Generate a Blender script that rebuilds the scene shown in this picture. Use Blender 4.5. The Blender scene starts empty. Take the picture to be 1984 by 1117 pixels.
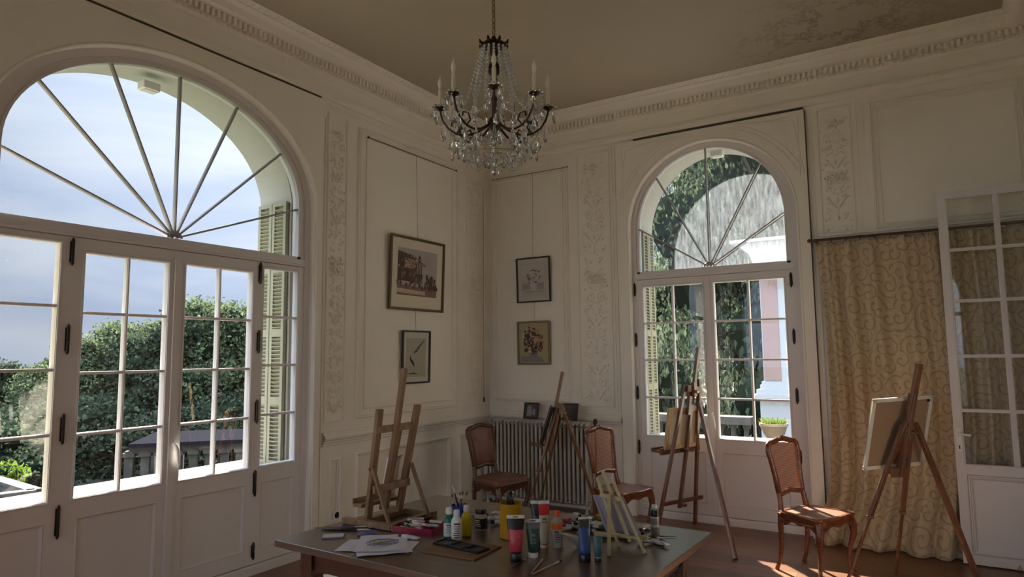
import bpy, bmesh, math, random
from mathutils import Vector, Matrix, Euler
R = math.radians
SC = bpy.context.scene
COL = SC.collection

# ------------------------------------------------------------------ camera
def make_camera():
    yaw, pitch, roll, f = R(31.864), R(5.703), R(-0.612), 1291.1
    fwd = Vector((-math.sin(yaw)*math.cos(pitch), math.cos(yaw)*math.cos(pitch), math.sin(pitch)))
    right = Vector((math.cos(yaw), math.sin(yaw), 0))
    up = right.cross(fwd)
    r2 = right*math.cos(roll) + up*math.sin(roll)
    u2 = -right*math.sin(roll) + up*math.cos(roll)
    cd = bpy.data.cameras.new('camera')
    cd.sensor_fit = 'HORIZONTAL'; cd.sensor_width = 36.0
    cd.lens = 36.0*f/1984.0
    cd.clip_start = 0.05; cd.clip_end = 600
    co = bpy.data.objects.new('camera', cd); COL.objects.link(co)
    m = Matrix((r2, u2, -fwd)).transposed().to_4x4()
    m.translation = Vector((0, 0, 1.5))
    co.matrix_world = m
    SC.camera = co
make_camera()
SC.view_settings.view_transform = 'Standard'
SC.view_settings.look = 'None'
SC.view_settings.gamma = 1.0
SC.view_settings.use_curve_mapping = False
SC.view_settings.exposure = 1.22
SC.cycles.max_bounces = 14
SC.cycles.diffuse_bounces = 8
SC.cycles.glossy_bounces = 5
SC.cycles.transmission_bounces = 8
SC.cycles.transparent_max_bounces = 16
SC.cycles.caustics_reflective = False
SC.cycles.caustics_refractive = False
SC.cycles.sample_clamp_indirect = 6.0
SC.cycles.use_denoising = True

# ------------------------------------------------------------------ sky and sun
SKY = 0.80
SUN = 20.0
def make_world():
    w = bpy.data.worlds.new('sky'); SC.world = w; w.use_nodes = True
    nt = w.node_tree; N = nt.nodes; L = nt.links; N.clear()
    out = N.new('ShaderNodeOutputWorld'); bg = N.new('ShaderNodeBackground')
    tc = N.new('ShaderNodeTexCoord'); mp = N.new('ShaderNodeMapping')
    mp.inputs['Scale'].default_value = (1.1, 1.1, 4.2)
    L.new(tc.outputs['Generated'], mp.inputs['Vector'])
    n1 = N.new('ShaderNodeTexNoise'); n1.inputs['Scale'].default_value = 2.3
    n1.inputs['Detail'].default_value = 7; n1.inputs['Roughness'].default_value = 0.55; n1.inputs['Distortion'].default_value = 0.5
    L.new(mp.outputs[0], n1.inputs['Vector'])
    cr = N.new('ShaderNodeValToRGB')
    cr.color_ramp.elements[0].position = 0.40; cr.color_ramp.elements[0].color = (0.60, 0.71, 0.97, 1)
    cr.color_ramp.elements[1].position = 0.60; cr.color_ramp.elements[1].color = (0.84, 0.91, 1.08, 1)
    L.new(n1.outputs['Fac'], cr.inputs['Fac'])
    # brighter haze towards the sun
    dp = N.new('ShaderNodeVectorMath'); dp.operation = 'DOT_PRODUCT'
    L.new(tc.outputs['Generated'], dp.inputs[0]); dp.inputs[1].default_value = (-0.5525, 0.646, 0.527)
    rmp = N.new('ShaderNodeMapRange'); rmp.inputs['From Min'].default_value = 0.78; rmp.inputs['From Max'].default_value = 1.0
    rmp.inputs['To Min'].default_value = 0.365; rmp.inputs['To Max'].default_value = 0.80
    L.new(dp.outputs['Value'], rmp.inputs['Value'])
    # unseen sky overhead brightened to put more light into the room
    sx = N.new('ShaderNodeSeparateXYZ'); L.new(tc.outputs['Generated'], sx.inputs[0])
    zm = N.new('ShaderNodeMapRange'); zm.inputs['From Min'].default_value = 0.56; zm.inputs['From Max'].default_value = 1.0
    zm.inputs['To Min'].default_value = 1.0; zm.inputs['To Max'].default_value = 11.0; L.new(sx.outputs['Z'], zm.inputs['Value'])
    zz = N.new('ShaderNodeMath'); zz.operation = 'MULTIPLY'; L.new(rmp.outputs[0], zz.inputs[0]); L.new(zm.outputs[0], zz.inputs[1])
    # extra brightness added to the unseen sky behind the viewer, for room light
    d2 = N.new('ShaderNodeVectorMath'); d2.operation = 'DOT_PRODUCT'
    L.new(tc.outputs['Generated'], d2.inputs[0]); d2.inputs[1].default_value = (0.25, -0.92, 0.30)
    m2 = N.new('ShaderNodeMapRange'); m2.inputs['From Min'].default_value = 0.1; m2.inputs['From Max'].default_value = 0.9
    m2.inputs['To Min'].default_value = 1.0; m2.inputs['To Max'].default_value = 3.4; L.new(d2.outputs['Value'], m2.inputs['Value'])
    z2 = N.new('ShaderNodeMath'); z2.operation = 'MULTIPLY'; L.new(zz.outputs[0], z2.inputs[0]); L.new(m2.outputs[0], z2.inputs[1])
    rmp = z2
    mul = N.new('ShaderNodeVectorMath'); mul.operation = 'SCALE'
    L.new(cr.outputs['Color'], mul.inputs[0]); L.new(rmp.outputs[0], mul.inputs['Scale'])
    L.new(mul.outputs[0], bg.inputs['Color']); bg.inputs['Strength'].default_value = SKY
    L.new(bg.outputs[0], out.inputs['Surface'])
make_world()
sd = bpy.data.lights.new('sun', 'SUN'); sd.energy = SUN; sd.angle = R(0.9); sd.color = (1.0, 0.89, 0.75)
so = bpy.data.objects.new('sun', sd); COL.objects.link(so)
so.location = (-30, 35, 30)
so.rotation_euler = Vector((0.5525, -0.646, -0.527)).to_track_quat('-Z', 'Y').to_euler()

# ------------------------------------------------------------------ materials
MATS = {}
def nodes(name):
    m = bpy.data.materials.new(name); m.use_nodes = True
    nt = m.node_tree; b = nt.nodes['Principled BSDF']
    return m, nt, nt.nodes, nt.links, b
def mat(name, col, rough=0.5, metal=0.0, var=0.0, vscale=8.0, bump=0.0, bscale=40.0, spec=0.5, coat=0.0):
    if name in MATS: return MATS[name]
    m, nt, N, L, b = nodes(name)
    c = (col[0], col[1], col[2], 1)
    b.inputs['Base Color'].default_value = c
    b.inputs['Roughness'].default_value = rough; b.inputs['Metallic'].default_value = metal
    b.inputs['Specular IOR Level'].default_value = spec
    if coat: b.inputs['Coat Weight'].default_value = coat; b.inputs['Coat Roughness'].default_value = 0.12
    tc = N.new('ShaderNodeTexCoord')
    n = N.new('ShaderNodeTexNoise'); n.inputs['Scale'].default_value = vscale; n.inputs['Detail'].default_value = 5
    L.new(tc.outputs['Object'], n.inputs['Vector'])
    v = var or 0.04
    mx = N.new('ShaderNodeMix'); mx.data_type = 'RGBA'
    mx.inputs['A'].default_value = tuple(min(1, x*(1+v)) for x in col)+(1,)
    mx.inputs['B'].default_value = tuple(x*(1-v) for x in col)+(1,)
    L.new(n.outputs['Fac'], mx.inputs['Factor']); L.new(mx.outputs['Result'], b.inputs['Base Color'])
    if bump:
        n2 = N.new('ShaderNodeTexNoise'); n2.inputs['Scale'].default_value = bscale; n2.inputs['Detail'].default_value = 4
        L.new(tc.outputs['Object'], n2.inputs['Vector'])
        bp = N.new('ShaderNodeBump'); bp.inputs['Strength'].default_value = bump; bp.inputs['Distance'].default_value = 0.01
        L.new(n2.outputs['Fac'], bp.inputs['Height']); L.new(bp.outputs[0], b.inputs['Normal'])
    MATS[name] = m
    return m
def wood(name, c1, c2, rough=0.4, scale=(6, 6, 60), coat=0.0, spec=0.5):
    if name in MATS: return MATS[name]
    m, nt, N, L, b = nodes(name)
    tc = N.new('ShaderNodeTexCoord'); mp = N.new('ShaderNodeMapping'); mp.inputs['Scale'].default_value = scale
    L.new(tc.outputs['Object'], mp.inputs['Vector'])
    n = N.new('ShaderNodeTexNoise'); n.inputs['Scale'].default_value = 1.0; n.inputs['Detail'].default_value = 6
    n.inputs['Distortion'].default_value = 1.2
    L.new(mp.outputs[0], n.inputs['Vector'])
    cr = N.new('ShaderNodeValToRGB')
    cr.color_ramp.elements[0].position = 0.3; cr.color_ramp.elements[0].color = c1+(1,)
    cr.color_ramp.elements[1].position = 0.7; cr.color_ramp.elements[1].color = c2+(1,)
    L.new(n.outputs['Fac'], cr.inputs['Fac']); L.new(cr.outputs[0], b.inputs['Base Color'])
    b.inputs['Roughness'].default_value = rough; b.inputs['Specular IOR Level'].default_value = spec
    if coat: b.inputs['Coat Weight'].default_value = coat; b.inputs['Coat Roughness'].default_value = 0.22
    bp = N.new('ShaderNodeBump'); bp.inputs['Strength'].default_value = 0.15; bp.inputs['Distance'].default_value = 0.002
    L.new(n.outputs['Fac'], bp.inputs['Height']); L.new(bp.outputs[0], b.inputs['Normal'])
    MATS[name] = m
    return m
def plaster(name, col, stain=(0.42, 0.36, 0.27), amount=0.35, cracks=0.0, sscale=1.3):
    if name in MATS: return MATS[name]
    m, nt, N, L, b = nodes(name)
    tc = N.new('ShaderNodeTexCoord')
    n = N.new('ShaderNodeTexNoise'); n.inputs['Scale'].default_value = sscale; n.inputs['Detail'].default_value = 8; n.inputs['Roughness'].default_value = 0.65
    L.new(tc.outputs['Object'], n.inputs['Vector'])
    cr = N.new('ShaderNodeValToRGB')
    cr.color_ramp.elements[0].position = 0.50; cr.color_ramp.elements[0].color = (0, 0, 0, 1)
    cr.color_ramp.elements[1].position = 0.85; cr.color_ramp.elements[1].color = (1, 1, 1, 1)
    L.new(n.outputs['Fac'], cr.inputs['Fac'])
    sc = N.new('ShaderNodeMath'); sc.operation = 'MULTIPLY'; sc.inputs[1].default_value = amount
    L.new(cr.outputs[0], sc.inputs[0])
    mx = N.new('ShaderNodeMix'); mx.data_type = 'RGBA'
    mx.inputs['A'].default_value = col+(1,); mx.inputs['B'].default_value = stain+(1,)
    L.new(sc.outputs[0], mx.inputs['Factor'])
    last = mx.outputs['Result']
    if cracks:
        vo = N.new('ShaderNodeTexNoise'); vo.inputs['Scale'].default_value = 2.2; vo.inputs['Detail'].default_value = 9; vo.inputs['Roughness'].default_value = 0.75
        mp = N.new('ShaderNodeMapping'); mp.inputs['Location'].default_value = (3.1, 1.7, 0)
        L.new(tc.outputs['Object'], mp.inputs['Vector']); L.new(mp.outputs[0], vo.inputs['Vector'])
        # thin lines where the noise crosses its middle, only near one corner patch
        s1 = N.new('ShaderNodeMath'); s1.operation = 'SUBTRACT'; s1.inputs[1].default_value = 0.5; L.new(vo.outputs['Fac'], s1.inputs[0])
        ab = N.new('ShaderNodeMath'); ab.operation = 'ABSOLUTE'; L.new(s1.outputs[0], ab.inputs[0])
        lt = N.new('ShaderNodeMapRange'); lt.inputs['From Min'].default_value = 0.0; lt.inputs['From Max'].default_value = 0.022
        lt.inputs['To Min'].default_value = 1; lt.inputs['To Max'].default_value = 0; L.new(ab.outputs[0], lt.inputs['Value'])
        ds = N.new('ShaderNodeVectorMath'); ds.operation = 'DISTANCE'; L.new(tc.outputs['Object'], ds.inputs[0]); ds.inputs[1].default_value = (-0.45, 5.5, 3.985)
        dr = N.new('ShaderNodeMapRange'); dr.inputs['From Min'].default_value = 0.2; dr.inputs['From Max'].default_value = 0.95
        dr.inputs['To Min'].default_value = cracks; dr.inputs['To Max'].default_value = 0; L.new(ds.outputs['Value'], dr.inputs['Value'])
        ml = N.new('ShaderNodeMath'); ml.operation = 'MULTIPLY'; L.new(lt.outputs[0], ml.inputs[0]); L.new(dr.outputs[0], ml.inputs[1])
        m2 = N.new('ShaderNodeMix'); m2.data_type = 'RGBA'; m2.inputs['B'].default_value = (0.10, 0.07, 0.04, 1)
        L.new(last, m2.inputs['A']); L.new(ml.outputs[0], m2.inputs['Factor']); last = m2.outputs['Result']
    L.new(last, b.inputs['Base Color'])
    b.inputs['Roughness'].default_value = 0.6; b.inputs['Specular IOR Level'].default_value = 0.3
    n3 = N.new('ShaderNodeTexNoise'); n3.inputs['Scale'].default_value = 60; L.new(tc.outputs['Object'], n3.inputs['Vector'])
    bp = N.new('ShaderNodeBump'); bp.inputs['Strength'].default_value = 0.12; bp.inputs['Distance'].default_value = 0.004
    L.new(n3.outputs['Fac'], bp.inputs['Height']); L.new(bp.outputs[0], b.inputs['Normal'])
    MATS[name] = m
    return m

WALL = plaster('wall paint', (0.83, 0.80, 0.745), amount=0.22)
TRIMM = plaster('trim paint', (0.84, 0.81, 0.755), amount=0.14, sscale=2.5)
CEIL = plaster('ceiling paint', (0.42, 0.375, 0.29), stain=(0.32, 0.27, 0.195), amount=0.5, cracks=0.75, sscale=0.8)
JOIN = mat('window paint', (0.68, 0.65, 0.655), 0.42, var=0.03, vscale=3)
OUTW = plaster('outside render', (0.47, 0.47, 0.43), amount=0.2)
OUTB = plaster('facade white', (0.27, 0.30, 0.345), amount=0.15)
SHUT = mat('shutter paint', (0.33, 0.33, 0.235), 0.6, var=0.08)
DARK = mat('blackened iron', (0.035, 0.028, 0.024), 0.45, 0.6)
GAPSHADE = mat('blind track', (0.055, 0.045, 0.033), 0.6)  # dark colour standing in for the shade in gaps around the casings
WHITE = mat('white paint', (0.80, 0.80, 0.80), 0.4)
STONE = plaster('sill stone', (0.24, 0.215, 0.18), stain=(0.13, 0.095, 0.06), amount=0.7, sscale=6)
RADM = mat('radiator enamel', (0.52, 0.50, 0.47), 0.38, var=0.05)
BRONZE = mat('dark bronze', (0.055, 0.032, 0.020), 0.35, 0.7)
BRASS = mat('aged brass', (0.30, 0.22, 0.10), 0.4, 0.9)
WAX = mat('candle sleeve', (0.78, 0.74, 0.62), 0.5)
CHAIRW = wood('walnut chair wood', (0.095, 0.027, 0.014), (0.205, 0.066, 0.030), 0.24, (9, 9, 60), coat=0.6)
CHAIRD = wood('dark chair wood', (0.05, 0.020, 0.012), (0.11, 0.040, 0.020), 0.35, (9, 9, 60))
LEATHER = mat('brown leather', (0.14, 0.055, 0.034), 0.5, bump=0.2)
EASW = wood('easel beech', (0.21, 0.125, 0.070), (0.36, 0.235, 0.145), 0.45, (20, 20, 6))
EASD = wood('easel stained wood', (0.095, 0.038, 0.019), (0.20, 0.088, 0.040), 0.34, (20, 20, 6), coat=0.3)
EASM = wood('easel oiled wood', (0.14, 0.066, 0.028), (0.27, 0.135, 0.060), 0.38, (20, 20, 6))
PINE = wood('pale pine', (0.46, 0.38, 0.20), (0.58, 0.51, 0.30), 0.5, (20, 20, 6))
TABW = wood('table top wood', (0.070, 0.043, 0.031), (0.130, 0.083, 0.062), 0.30, (3, 34, 3), spec=1.0, coat=0.6)
TABL = wood('table leg wood', (0.060, 0.022, 0.012), (0.105, 0.040, 0.022), 0.4, (10, 10, 40))
CANVAS = mat('raw canvas', (0.72, 0.64, 0.50), 0.8, bump=0.1, bscale=300)
PAPER = mat('paper', (0.74, 0.76, 0.90), 0.7)
BLACKP = mat('black plastic', (0.012, 0.012, 0.014), 0.3)
WHITEP = mat('white plastic', (0.78, 0.78, 0.76), 0.35)

def glass_pane(name, dirty=False):
    if name in MATS: return MATS[name]
    m, nt, N, L, b = nodes(name); N.remove(b); out = N['Material Output']
    tr = N.new('ShaderNodeBsdfTransparent'); tr.inputs['Color'].default_value = (0.97, 0.985, 0.975, 1)
    gl = N.new('ShaderNodeBsdfGlossy'); gl.inputs['Roughness'].default_value = 0.015
    fr = N.new('ShaderNodeFresnel'); ge = N.new('ShaderNodeNewGeometry')
    io = N.new('ShaderNodeMapRange'); io.inputs['To Min'].default_value = 1.5; io.inputs['To Max'].default_value = 1/1.5
    L.new(ge.outputs['Backfacing'], io.inputs['Value']); L.new(io.outputs[0], fr.inputs['IOR'])
    sc = N.new('ShaderNodeMath'); sc.operation = 'MULTIPLY'; sc.inputs[1].default_value = 1.0; L.new(fr.outputs[0], sc.inputs[0])
    mx = N.new('ShaderNodeMixShader'); L.new(sc.outputs[0], mx.inputs[0]); L.new(tr.outputs[0], mx.inputs[1]); L.new(gl.outputs[0], mx.inputs[2])
    last = mx.outputs[0]
    if dirty:
        tc = N.new('ShaderNodeTexCoord'); mp = N.new('ShaderNodeMapping'); mp.inputs['Scale'].default_value = (38, 38, 7)
        L.new(tc.outputs['Object'], mp.inputs['Vector'])
        n = N.new('ShaderNodeTexNoise'); n.inputs['Scale'].default_value = 1.0; n.inputs['Detail'].default_value = 6; n.inputs['Roughness'].default_value = 0.7
        L.new(mp.outputs[0], n.inputs['Vector'])
        rm = N.new('ShaderNodeMapRange'); rm.inputs['From Min'].default_value = 0.30; rm.inputs['From Max'].default_value = 0.72
        rm.inputs['To Min'].default_value = 0.008; rm.inputs['To Max'].default_value = 0.050
        L.new(n.outputs['Fac'], rm.inputs['Value'])
        td = N.new('ShaderNodeBsdfTranslucent'); td.inputs['Color'].default_value = (0.78, 0.88, 1.0, 1)
        m2 = N.new('ShaderNodeMixShader'); L.new(rm.outputs[0], m2.inputs[0]); L.new(last, m2.inputs[1]); L.new(td.outputs[0], m2.inputs[2])
        last = m2.outputs[0]
    L.new(last, out.inputs['Surface'])
    MATS[name] = m
    return m
GLASS = glass_pane('window glass')
GLASSD = glass_pane('dusty window glass', True)
def crystal():
    m, nt, N, L, b = nodes('crystal')
    b.inputs['Base Color'].default_value = (1, 1, 1, 1); b.inputs['Roughness'].default_value = 0.0
    b.inputs['Transmission Weight'].default_value = 0.93; b.inputs['IOR'].default_value = 1.6
    return m
CRYS = crystal()
def bead_mat():
    m, nt, N, L, b = nodes('crystal beads')
    b.inputs['Base Color'].default_value = (0.95, 0.95, 0.96, 1); b.inputs['Roughness'].default_value = 0.03
    b.inputs['Transmission Weight'].default_value = 0.40; b.inputs['IOR'].default_value = 1.6
    return m
BEAD = bead_mat()
FANB = mat('grey fan bars', (0.34, 0.33, 0.34), 0.5)
def clear_plastic():
    m, nt, N, L, b = nodes('clear plastic')
    b.inputs['Base Color'].default_value = (0.72, 0.66, 0.62, 1); b.inputs['Roughness'].default_value = 0.15
    b.inputs['Transmission Weight'].default_value = 0.45; b.inputs['IOR'].default_value = 1.3
    return m
CLEARP = clear_plastic()

def floor_mat():
    m, nt, N, L, b = nodes('oak parquet')
    tc = N.new('ShaderNodeTexCoord'); mp = N.new('ShaderNodeMapping')
    mp.inputs['Rotation'].default_value = (0, 0, 0)
    L.new(tc.outputs['Object'], mp.inputs['Vector'])
    br = N.new('ShaderNodeTexBrick'); br.inputs['Scale'].default_value = 1.0
    br.inputs['Brick Width'].default_value = 0.85; br.inputs['Row Height'].default_value = 0.105
    br.inputs['Mortar Size'].default_value = 0.0022; br.inputs['Bias'].default_value = 0.0
    br.inputs['Color1'].default_value = (0.115, 0.045, 0.018, 1); br.inputs['Color2'].default_value = (0.205, 0.092, 0.038, 1)
    br.inputs['Mortar'].default_value = (0.02, 0.011, 0.007, 1)
    L.new(mp.outputs[0], br.inputs['Vector'])
    m2 = N.new('ShaderNodeMapping'); m2.inputs['Scale'].default_value = (2.5, 45, 1); L.new(tc.outputs['Object'], m2.inputs['Vector'])
    n = N.new('ShaderNodeTexNoise'); n.inputs['Scale'].default_value = 1; n.inputs['Detail'].default_value = 6; n.inputs['Distortion'].default_value = 0.8
    L.new(m2.outputs[0], n.inputs['Vector'])
    rm = N.new('ShaderNodeMapRange'); rm.inputs['To Min'].default_value = 0.65; rm.inputs['To Max'].default_value = 1.35; L.new(n.outputs['Fac'], rm.inputs['Value'])
    sc = N.new('ShaderNodeVectorMath'); sc.operation = 'SCALE'; L.new(br.outputs['Color'], sc.inputs[0]); L.new(rm.outputs[0], sc.inputs['Scale'])
    L.new(sc.outputs[0], b.inputs['Base Color'])
    b.inputs['Roughness'].default_value = 0.34; b.inputs['Specular IOR Level'].default_value = 0.5
    bp = N.new('ShaderNodeBump'); bp.inputs['Strength'].default_value = 0.25; bp.inputs['Distance'].default_value = 0.002
    L.new(br.outputs['Fac'], bp.inputs['Height']); bp.invert = True; L.new(bp.outputs[0], b.inputs['Normal'])
    return m
FLOORM = floor_mat()

def curtain_mat():
    m, nt, N, L, b = nodes('curtain brocade')
    uv = N.new('ShaderNodeUVMap'); uv.uv_map = 'cloth'
    vo = N.new('ShaderNodeTexVoronoi'); vo.inputs['Scale'].default_value = 7.6; vo.voronoi_dimensions = '2D'; vo.inputs['Randomness'].default_value = 1.0
    wn = N.new('ShaderNodeTexNoise'); wn.inputs['Scale'].default_value = 9.0; wn.inputs['Detail'].default_value = 2; L.new(uv.outputs[0], wn.inputs['Vector'])
    wv = N.new('ShaderNodeVectorMath'); wv.operation = 'SCALE'; wv.inputs['Scale'].default_value = 0.045; L.new(wn.outputs['Color'], wv.inputs[0])
    wa = N.new('ShaderNodeVectorMath'); wa.operation = 'ADD'; L.new(uv.outputs[0], wa.inputs[0]); L.new(wv.outputs[0], wa.inputs[1])
    uv = wa
    L.new(uv.outputs[0], vo.inputs['Vector'])
    scv = N.new('ShaderNodeVectorMath'); scv.operation = 'SUBTRACT'
    L.new(uv.outputs[0], scv.inputs[0]); L.new(vo.outputs['Position'], scv.inputs[1])
    sp = N.new('ShaderNodeSeparateXYZ'); L.new(scv.outputs[0], sp.inputs[0])
    at = N.new('ShaderNodeMath'); at.operation = 'ARCTAN2'; L.new(sp.outputs['Y'], at.inputs[0]); L.new(sp.outputs['X'], at.inputs[1])
    ln = N.new('ShaderNodeVectorMath'); ln.operation = 'LENGTH'; L.new(scv.outputs[0], ln.inputs[0])
    ml = N.new('ShaderNodeMath'); ml.operation = 'MULTIPLY'; ml.inputs[1].default_value = 120; L.new(ln.outputs['Value'], ml.inputs[0])
    ad = N.new('ShaderNodeMath'); ad.operation = 'ADD'; L.new(ml.outputs[0], ad.inputs[0]); L.new(at.outputs[0], ad.inputs[1])
    sn = N.new('ShaderNodeMath'); sn.operation = 'SINE'; L.new(ad.outputs[0], sn.inputs[0])
    rm = N.new('ShaderNodeMapRange'); rm.inputs['From Min'].default_value = 0.55; rm.inputs['From Max'].default_value = 0.85; L.new(sn.outputs[0], rm.inputs['Value'])
    mx = N.new('ShaderNodeMix'); mx.data_type = 'RGBA'
    mx.inputs['A'].default_value = (0.52, 0.425, 0.29, 1); mx.inputs['B'].default_value = (0.385, 0.285, 0.165, 1)
    L.new(rm.outputs[0], mx.inputs['Factor']); L.new(mx.outputs['Result'], b.inputs['Base Color'])
    b.inputs['Roughness'].default_value = 0.75; b.inputs['Sheen Weight'].default_value = 0.2
    return m
CURT = curtain_mat()

def cane_mat(name, col, n=95):
    m, nt, N, L, b = nodes(name)
    uv = N.new('ShaderNodeUVMap'); uv.uv_map = 'cloth'
    sp = N.new('ShaderNodeSeparateXYZ'); L.new(uv.outputs[0], sp.inputs[0])
    vals = []
    for ax in ('X', 'Y'):
        a = N.new('ShaderNodeMath'); a.operation = 'MULTIPLY'; a.inputs[1].default_value = n; L.new(sp.outputs[ax], a.inputs[0])
        f = N.new('ShaderNodeMath'); f.operation = 'FRACT'; L.new(a.outputs[0], f.inputs[0])
        s = N.new('ShaderNodeMath'); s.operation = 'SUBTRACT'; s.inputs[1].default_value = 0.5; L.new(f.outputs[0], s.inputs[0])
        q = N.new('ShaderNodeMath'); q.operation = 'ABSOLUTE'; L.new(s.outputs[0], q.inputs[0]); vals.append(q)
    mxm = N.new('ShaderNodeMath'); mxm.operation = 'MAXIMUM'; L.new(vals[0].outputs[0], mxm.inputs[0]); L.new(vals[1].outputs[0], mxm.inputs[1])
    lt = N.new('ShaderNodeMath'); lt.operation = 'LESS_THAN'; lt.inputs[1].default_value = 0.27; L.new(mxm.outputs[0], lt.inputs[0])
    tr = N.new('ShaderNodeBsdfTransparent'); ms = N.new('ShaderNodeMixShader')
    L.new(lt.outputs[0], ms.inputs[0]); L.new(b.outputs[0], ms.inputs[1]); L.new(tr.outputs[0], ms.inputs[2])
    L.new(ms.outputs[0], N['Material Output'].inputs['Surface'])
    b.inputs['Base Color'].default_value = col+(1,); b.inputs['Roughness'].default_value = 0.45
    return m
CANE = cane_mat('woven cane', (0.34, 0.135, 0.065))

def leaf_mat(name, c1, c2):
    m, nt, N, L, b = nodes(name); N.remove(b)
    g = N.new('ShaderNodeNewGeometry')
    cr = N.new('ShaderNodeValToRGB'); cr.color_ramp.elements[0].color = c1+(1,); cr.color_ramp.elements[1].color = c2+(1,)
    L.new(g.outputs['Random Per Island'], cr.inputs['Fac'])
    d = N.new('ShaderNodeBsdfDiffuse'); t = N.new('ShaderNodeBsdfTranslucent'); L.new(cr.outputs[0], d.inputs[0]); L.new(cr.outputs[0], t.inputs[0])
    mx = N.new('ShaderNodeMixShader'); mx.inputs[0].default_value = 0.35
    L.new(d.outputs[0], mx.inputs[1]); L.new(t.outputs[0], mx.inputs[2]); L.new(mx.outputs[0], N['Material Output'].inputs['Surface'])
    return m
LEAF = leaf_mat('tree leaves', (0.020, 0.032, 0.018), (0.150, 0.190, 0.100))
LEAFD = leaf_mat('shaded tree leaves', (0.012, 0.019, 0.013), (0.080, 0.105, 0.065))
LEAFL = leaf_mat('light shrub leaves', (0.07, 0.12, 0.02), (0.15, 0.21, 0.04))
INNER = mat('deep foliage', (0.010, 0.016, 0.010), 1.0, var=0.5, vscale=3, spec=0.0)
BARK = mat('bark', (0.06, 0.05, 0.04), 0.9, var=0.3, bump=0.6, bscale=12)
GRASS = mat('lawn', (0.020, 0.032, 0.015), 0.95, var=0.45, vscale=0.6, bump=0.3)

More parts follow.
